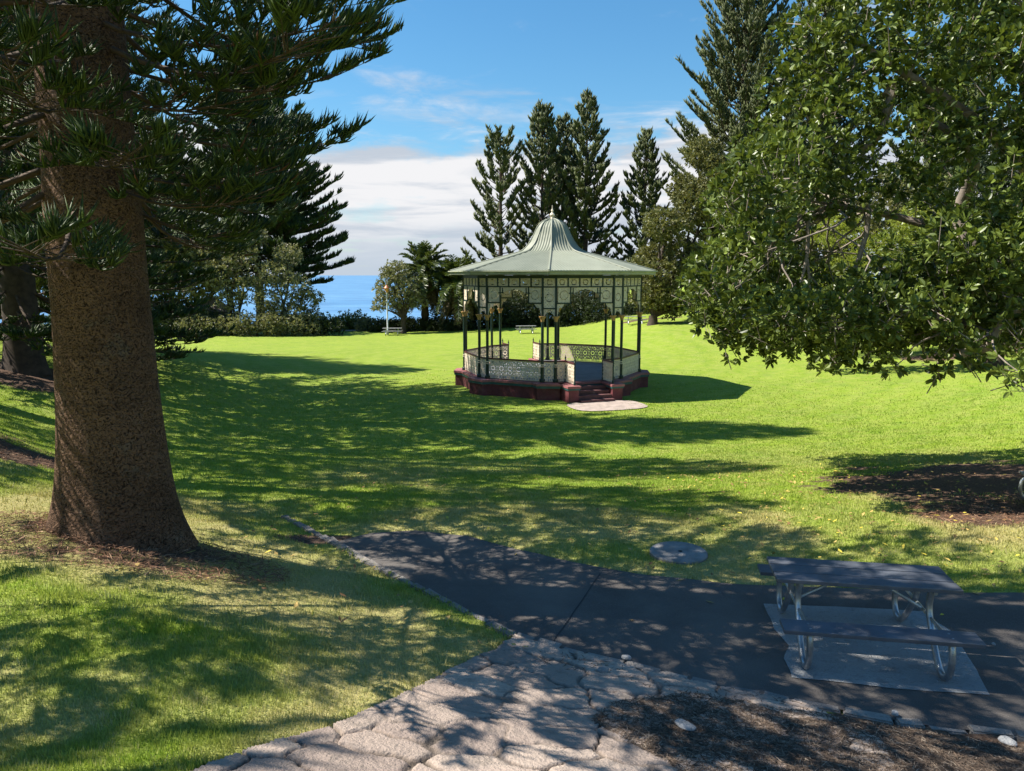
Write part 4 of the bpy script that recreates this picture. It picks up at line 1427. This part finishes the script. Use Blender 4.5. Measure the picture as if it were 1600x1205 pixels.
for k in range(8):
    a, b, d_, n_ = bay(k)
    w = (b - a).length
    sa, sb = pol(k, RP_, -SEP), pol(k, RP_, SEP)
    dk = (sb - sa).normalized()
    nk = Vector((math.cos(ang(k)), math.sin(ang(k)), 0))
    railing(sa + dk * .07, sb - dk * .07, nk)
    if k in (0, 4):
        mid = (a + b) / 2
        hw = .96
        for sg in (-1, 1):
            q = mid + d_ * hw * sg
            e = a if sg < 0 else b
            railing(e + d_ * (-.07 * sg) * -1 if False else e - d_ * .07 * sg, q, n_ if sg < 0 else n_)
            q2 = q + n_ * 1.12
            railing(q, q2, d_ * sg)
            newel(q)
            newel(q2)
            # wing pier under the return
            c = q + n_ * .78 + d_ * sg * .13
            mb = MB()
            mb.box((c.x, c.y, .175), (.50, 1.16, .85), math.atan2(d_.y, d_.x))
            mb.build('wing_pier', C_RED, root)
            mb = MB()
            mb.box((c.x, c.y, .645), (.59, 1.25, .09), math.atan2(d_.y, d_.x))
            mb.build('wing_moulding', C_TEAL, root)
            mb = MB()
            mb.box((c.x, c.y, .74), (.65, 1.31, .10), math.atan2(d_.y, d_.x))
            mb.build('wing_cap', C_PINK, root)
        for s_ in range(4):
            mb = MB()
            dep = .30
            c = mid + n_ * (.32 + .10 + dep * s_ + dep / 2)
            top = FLOOR - .165 * (s_ + 1)
            mb.box((c.x, c.y, top / 2 - .12), (2 * hw - .245, dep - .004, top + .24), math.atan2(d_.y, d_.x))
            mb.build('step', C_STEP, root, bevel=.012)
    else:
        railing(a + d_ * .07, b - d_ * .07, n_)
    # frieze
    out = []
    n5 = 5
    for j in range(n5):
        u0 = w / n5 * j
        lace(out, tuple(a + d_ * (u0 + .035)), d_, n_, w / n5 - .07, ZM + .03, ZT - .07, f_fill)
    sw = .60
    for u0 in (.09, w - .09 - sw):
        lace(out, tuple(a + d_ * u0), d_, n_, sw, ZL + .03, ZM - .03, f_fill)

    def f_low(u, v, w_, h_):
        mask = f_arch(u, v, w_, h_)
        zabs = v + ZC
        sidep = ((u < .09 - .02 + sw) | (u > w_ - .09 + .02 - sw)) & (zabs > ZL)
        return mask & ~sidep
    lace(out, tuple(a), d_, n_, w, ZC, ZM - .03, f_low)
    fr = lace_obj('frieze_panel', out, C_CREAM, root)
    mb = MB()
    Zv = lambda z: Vector((0, 0, z))
    mb.beam(a + Zv(ZT), b + Zv(ZT), .09, .14)
    mb.beam(a + Zv(ZM), b + Zv(ZM), .07, .06)
    for j in range(1, n5):
        p = a + d_ * (w / n5 * j)
        mb.beam(p + Zv(ZM + .03), p + Zv(ZT - .07), .065, .065, n_)
    for u0, u1 in ((.05, .09 + sw + .02), (w - .09 - sw - .02, w - .05)):
        p, q = a + d_ * u0, a + d_ * u1
        mb.beam(p + Zv(ZL), q + Zv(ZL), .06, .06)
        for uu_ in ((u1,) if u0 < 1 else (u0,)):
            r_ = a + d_ * uu_
            mb.beam(r_ + Zv(ZL - .03), r_ + Zv(ZM - .03), .06, .06, n_)
    for sg in (-1, 1):       # small stepped corner brackets in the arch
        p = a + d_ * (w / 2 + sg * .62)
        mb.beam(p + Zv(4.93), p + Zv(5.17), .05, .05, n_)
        mb.beam(p + Zv(4.93) - d_ * .03 * sg, p + Zv(4.93) + d_ * .22 * sg, .05, .05)
    mb.build('frieze_frame', C_GREEN, fr)
    # short corner side
    out = []
    ws = 2 * SEP - .10
    o_ = sa + dk * .05
    lace(out, tuple(o_), dk, nk, ws, ZM + .03, ZT - .07, f_fill)
    lace(out, tuple(o_), dk, nk, ws, 4.26, ZM - .03, f_fill)
    lace(out, tuple(o_), dk, nk, ws, ZC + .02, 4.20, lambda u, v, w_, h_: f_fill(u, v, w_, h_) & (np.hypot(u - w_ / 2, v) > w_ * .36))
    cp = lace_obj('corner_frieze', out, C_CREAM, root)
    mb = MB()
    mb.beam(sa + Zv(ZT), sb + Zv(ZT), .09, .14)
    for zq in (ZM, 4.23):
        mb.beam(o_ + Zv(zq), o_ + dk * ws + Zv(zq), .06, .06)
    mb.build('corner_frame', C_GREEN, cp)

# roof: straight skirt, bell and collar
prof = [(4.90, 5.97), (4.0, 6.24), (3.0, 6.52), (2.2, 6.74), (1.75, 6.87), (1.46, 6.97), (1.28, 7.12), (1.14, 7.28), (1.03, 7.46), (.95, 7.62), (.85, 7.82), (.77, 8.02), (.70, 8.18), (.60, 8.32), (.45, 8.46), (.27, 8.55), (.08, 8.60)]
ap = []
for i in range(len(prof) - 1):
    for j in range(3):
        t_ = j / 3
        ap.append((prof[i][0] * (1 - t_) + prof[i + 1][0] * t_, prof[i][1] * (1 - t_) + prof[i + 1][1] * t_))
ap.append(prof[-1])
ap = np.array(ap)
tan_ = np.gradient(ap, axis=0)
nrm2 = np.stack([tan_[:, 1], -tan_[:, 0]], -1)
nrm2 /= np.linalg.norm(nrm2, axis=1)[:, None]
T8 = math.tan(rad(22.5))
Vs, Fs = [], []
cc_ = np.arange(-2.06, 2.061, .024)
for k in range(8):
    th_ = ang(k) + rad(22.5)
    er, et = np.array([math.cos(th_), math.sin(th_)]), np.array([-math.sin(th_), math.cos(th_)])
    r = ap[:, 0][:, None]
    sx = np.clip(cc_[None, :], -r * T8, r * T8)
    cor = .017 * np.cos(6.2832 * sx / .145) * np.minimum(1, (r * T8 - np.abs(sx)) / .05)
    rr = r + cor * nrm2[:, 0][:, None]
    z_ = ap[:, 1][:, None] + cor * nrm2[:, 1][:, None] + 0 * sx
    xy = rr[..., None] * er + sx[..., None] * et
    o0 = sum(len(q) for q in Vs)
    Vs.append(np.concatenate([xy, z_[..., None]], -1).reshape(-1, 3))
    nr, ncn = sx.shape
    ii_ = np.arange(nr * ncn).reshape(nr, ncn)
    ok_ = ~((np.abs(sx[:-1, :-1] - sx[:-1, 1:]) < 1e-6) & (np.abs(sx[1:, :-1] - sx[1:, 1:]) < 1e-6))
    Fs.append(np.stack([ii_[:-1, :-1], ii_[:-1, 1:], ii_[1:, 1:], ii_[1:, :-1]], -1)[ok_] + o0)
rf = link('roof', npmesh('roof', np.concatenate(Vs), np.concatenate(Fs), True), C_ROOF, root)
for k in range(8):
    mb = MB()
    a_ = ang(k)
    cr = 1 / math.cos(rad(22.5))
    mb.tube([(math.cos(a_) * r_ * cr, math.sin(a_) * r_ * cr, z_ + .012) for r_, z_ in ap[::2]], .045, 6)
    mb.build('ridge_cap', C_ROOF, rf, True)
mb = MB()
ev = [tuple(Vector((math.cos(ang(k)), math.sin(ang(k)), 0)) * (4.90 / math.cos(rad(22.5)) * 1.0)) for k in range(8)]
for k in range(8):
    p, q = Vector(ev[k]), Vector(ev[(k + 1) % 8])
    mb.beam(p + Vector((0, 0, 5.87)), q + Vector((0, 0, 5.87)), .05, .16)
    mb.beam(p * 1.012 + Vector((0, 0, 5.945)), q * 1.012 + Vector((0, 0, 5.945)), .12, .05)
mb.build('gutter', C_FASCIA, root)
mb = MB()
mb.prism([(x * .985, y * .985) for x, y, _ in ev], 5.76, 5.80)
mb.build('ceiling', C_CEIL, root)
mb = MB()
mb.lathe((0, 0, 8.56), [(.16, 0), (.17, .05), (.10, .09), (.07, .13), (.12, .19), (.14, .25), (.10, .31), (.05, .36), (.045, .42), (.075, .46), (.04, .50), (.02, .58), (.012, .74)], 12)
mb.build('finial', C_CREAM, root, True)

# concrete apron at the steps
a, b, d_, n_ = bay(0)
mid = (a + b) / 2 + n_ * 2.55
Mr = Matrix.Rotation(ORI, 4, 'Z')
ctr = Mr @ mid
pts = []
for i in range(20):
    q = 2 * math.pi * i / 20
    pp_ = Mr @ (d_ * (1.75 * math.copysign(abs(math.cos(q)) ** .6, math.cos(q))) + n_ * (1.15 * math.copysign(abs(math.sin(q)) ** .6, math.sin(q))))
    pts.append((BS[0] + ctr.x + pp_.x, BS[1] + ctr.y + pp_.y))
tag(patch('pavement', densify(pts, .2, .02), .4, .035, M_PAD), kind='structure')

# ---------------------------------------------------------------- picnic tables
C_PLANK = paint('slate_painted_planks', (.105, .115, .138), .40, .22, 3, .2, dirt=(.25, (.12, .13, .15)))
C_GALV = paint('galvanised_tube', (.40, .43, .46), .38, .25, 7, .15, metal=.75, dirt=(.4, (.22, .21, .20)))
C_BOLT = paint('steel_bolts', (.35, .36, .38), .4, .2, 8, metal=.7)
C_GREYPLANK = paint('weathered_grey_planks', (.26, .26, .25), .6, .2, 3)


def smooth_path(pts, n=6):
    pts = [Vector(p) for p in pts]
    out = []
    for i in range(len(pts) - 1):
        p0, p1, p2, p3 = pts[max(i - 1, 0)], pts[i], pts[i + 1], pts[min(i + 2, len(pts) - 1)]
        for j in range(n):
            t = j / n
            out.append(.5 * ((2 * p1) + (-p0 + p2) * t + (2 * p0 - 5 * p1 + 4 * p2 - p3) * t * t + (-p0 + 3 * p1 - 3 * p2 + p3) * t ** 3))
    out.append(pts[-1])
    return out


def picnic(label, loc, rz, L=1.72, planks=C_PLANK, group='picnic tables on the lawn', tilt=(0, 0), so=.70):
    r_ = thing('picnic_table', label, 'picnic table', loc, rz, group)
    r_.rotation_euler = (tilt[0], tilt[1], rz)
    for j in (-1, 0, 1):
        mb = MB()
        mb.box((random.uniform(-.004, .004), j * .213, .735), (L, .193, .04))
        mb.build('top_plank', planks, r_, bevel=.006)
    for sg in (-1, 1):
        mb = MB()
        mb.box((random.uniform(-.01, .01), sg * so, .445), (L + .02, .25, .04))
        st_ = mb.build('seat', planks, r_, bevel=.006)
        mb = MB()
        for u_ in (-.62, .62):
            for w_ in (-.05, .05):
                mb.lathe((u_, sg * so + w_, .464), [(.011, 0), (.011, .004), (.005, .007)], 8)
        mb.build('seat_bolts', C_BOLT, st_)
    for e in (-.62, .62):
        for sg in (-1, 1):
            mb = MB()
            prof_ = [(.20, .705), (.17, .56), (.20, .43), (.33, .25), (.47, .095), (.56, .036), (.66, .036), (.735, .095), (.77, .20), (.768, .31), (.735, .395), (.67, .425), (.58, .43)]
            mb.tube(smooth_path([(e, sg * u_, z_) for u_, z_ in prof_], 4), .031, 10)
            mb.build('leg', C_GALV, r_, True)
        mb = MB()
        mb.tube([(e, -.30, .700), (e, .30, .700)], .02, 8)
        mb.tube([(e + .003, -.64, .415), (e + .003, .64, .415)], .018, 8)
        mb.build('cross_bar', C_GALV, r_, True)
        mb = MB()
        mb.tube([(e, 0, .415), (e * .22, 0, .70)], .015, 8)
        mb.build('brace', C_GALV, r_, True)
    return r_


tag(patch('concrete_slab', densify(SLAB, .07, .02), .12, .012, M_SLAB, True), kind='structure')
tp = np.array([AT(1198, 875, 7.69), AT(1505.8, 932.6, 6.76), AT(1462, 889, 7.44), AT(1214.7, 911.6, 7.07)])
TC = (3.545, 7.24)
picnic('slate blue picnic table with galvanised tube frame on a concrete slab, closest table', (TC[0], TC[1], float(H(*TC)) + .012), math.atan2(-.28, 1.69))
ref = None
for lb, px, py, rz in (('grey picnic table beside the lamp post across the lawn', 613, 524, .05), ('distant grey picnic table seen through the bandstand', 822, 521, .1), ('distant grey picnic table just right of the bandstand posts', 992, 507, -.1)):
    gx_, gy_ = G(px, py)
    if ref is None:
        ref = picnic(lb, (gx_, gy_, float(H(gx_, gy_))), rz, 2.0, C_GREYPLANK)
    else:
        c = copy_tree(ref)
        c.location = (gx_, gy_, float(H(gx_, gy_)))
        c.rotation_euler = (0, 0, rz)
        c['label'] = lb
gx_, gy_ = G(1625, 812)
picnic('picnic table cut off by the right edge, its bent tube leg over bare earth', (gx_ + 1.0, gy_ + .3, float(H(gx_, gy_))), rad(78), 1.9, C_GREYPLANK, so=.56)

# ---------------------------------------------------------------- small things
gx_, gy_ = G(1060, 868)
lid = thing('manhole_cover', 'round grey concrete cover set in the grass beside the path', 'manhole cover', (gx_, gy_, float(H(gx_, gy_))))
mb = MB()
mb.lathe((0, 0, -.1), [(.40, 0), (.40, .15), (.385, .165), (.37, .17)], 40)
me_o = mb.build('lid', paint('grey_concrete', (.21, .205, .20), .85, .25, 5, .35, dirt=(.5, (.10, .09, .08))), lid, True)
mb = MB()
mb.lathe((.02, -.02, .069), [(.03, 0), (.03, .004)], 12)
mb.build('lifting_hole', paint('dark_hole', (.01, .01, .01), .9, .1), lid)

C_WHITE = paint('pale_grey_pole', (.55, .57, .58), .5, .1, 3)
gx_, gy_ = G(606, 523)
lp = thing('street_lamp', 'slim pale lamp post with an orange lantern at the far edge of the lawn', 'street lamp', (gx_, gy_, float(H(gx_, gy_))))
zt = AT(606, 444, gy_).z - float(H(gx_, gy_))
mb = MB()
mb.lathe((0, 0, -.1), [(.12, 0), (.12, .5), (.085, .55), (.07, zt - .75)], 10)
mb.build('pole', C_WHITE, lp, True)
mb = MB()
mb.lathe((0, 0, zt - .88), [(.08, 0), (.11, .05), (.23, .42), (.24, .45)], 8)
mb.build('lantern', paint('amber_glass', (.55, .22, .06), .3, .2, 4), lp)
mb = MB()
mb.lathe((0, 0, zt - .43), [(.33, 0), (.30, .05), (.12, .26), (.04, .32), (.03, .42)], 8)
mb.build('lantern_roof', paint('rust_orange_cap', (.42, .13, .05), .5, .2, 4), lp)

# hut at the far left
hx, hy = AT(330, 500, 84).x, 84
hut = thing('hut', 'small hut with a pale pinkish roof half hidden behind the shrubbery', 'hut', (hx, hy, float(H(hx, hy))), rad(20))
mb = MB()
mb.box((0, 0, 1.1), (3.6, 3.2, 2.3))
mb.build('wall', paint('grey_hut_wall', (.22, .22, .22), .8, .2), hut)
mb = MB()
V_ = [(-2.3, -2.1, 2.2), (2.3, -2.1, 2.2), (2.3, 2.1, 2.2), (-2.3, 2.1, 2.2), (-.4, 0, 3.9), (.4, 0, 3.9), (-2.3, -2.1, 2.32), (2.3, -2.1, 2.32), (2.3, 2.1, 2.32), (-2.3, 2.1, 2.32)]
mb.add(V_, [(3, 2, 1, 0), (0, 1, 7, 6), (1, 2, 8, 7), (2, 3, 9, 8), (3, 0, 6, 9), (6, 7, 5, 4), (8, 9, 4, 5), (7, 8, 5), (9, 6, 4)])
mb.build('roof', paint('pinkish_shingles', (.36, .27, .25), .8, .25, 6), hut)
mb = MB()
mb.box((.3, -1.62, 1.0), (.9, .06, 2.0))
mb.build('door', paint('dark_hut_door', (.05, .05, .05), .6, .2), hut)

# gravel walk along the far edge
pl = [G(300, 519), G(400, 518.5), G(500, 518), G(600, 517.5), G(700, 517)]
pl2 = [(x, y + 2.0) for x, y in pl[::-1]]
tag(patch('gravel_path', densify(pl + pl2, .8, .08), .7, .03, M_PAD), kind='structure')

# loose pale stones on the paving and mulch
C_ROCK = m_stone('pale_stone', (.30, .30, .30), (.55, .54, .52))


def rock(label, px, py, s, seed):
    r = np.random.default_rng(seed)
    gx, gy = G(px, py)
    bm = bmesh.new()
    bmesh.ops.create_icosphere(bm, subdivisions=3, radius=1)
    for vv in bm.verts:
        k = .8 + .4 * float(fbm(vv.co.x * 1.5 + seed, vv.co.y * 1.5 + vv.co.z, 3))
        vv.co = Vector((vv.co.x * s[0] * k, vv.co.y * s[1] * k, max(-.4, min(.75, vv.co.z)) * s[2] * k))
    me = bpy.data.meshes.new('stone')
    bm.to_mesh(me)
    bm.free()
    o = link('stone', me, C_ROCK)
    o.location = (gx, gy, float(H(gx, gy)) + .045)
    o.rotation_euler = (r.uniform(-.2, .2), r.uniform(-.2, .2), r.uniform(0, 3))
    tag(o, label, 'stone', 'loose stones on the paving')


rock('small white stone on the flagstones below the kerb', 942, 1054, (.06, .04, .035), 1)
rock('flat pale stone lying on the needle bed', 1070, 1142, (.085, .05, .02), 2)
rock('pale angular stone at the lower right corner of the needle bed', 1573, 1166, (.07, .05, .02), 3)
rock('small pale stone on the kerb beside the asphalt', 978, 1034, (.05, .035, .03), 4)
rock('tiny pale stone on the asphalt right of the picnic table', 1552, 1013, (.022, .018, .02), 5)
rock('pale chip of stone near the kerb under the picnic table', 1398, 1122, (.04, .03, .02), 6)
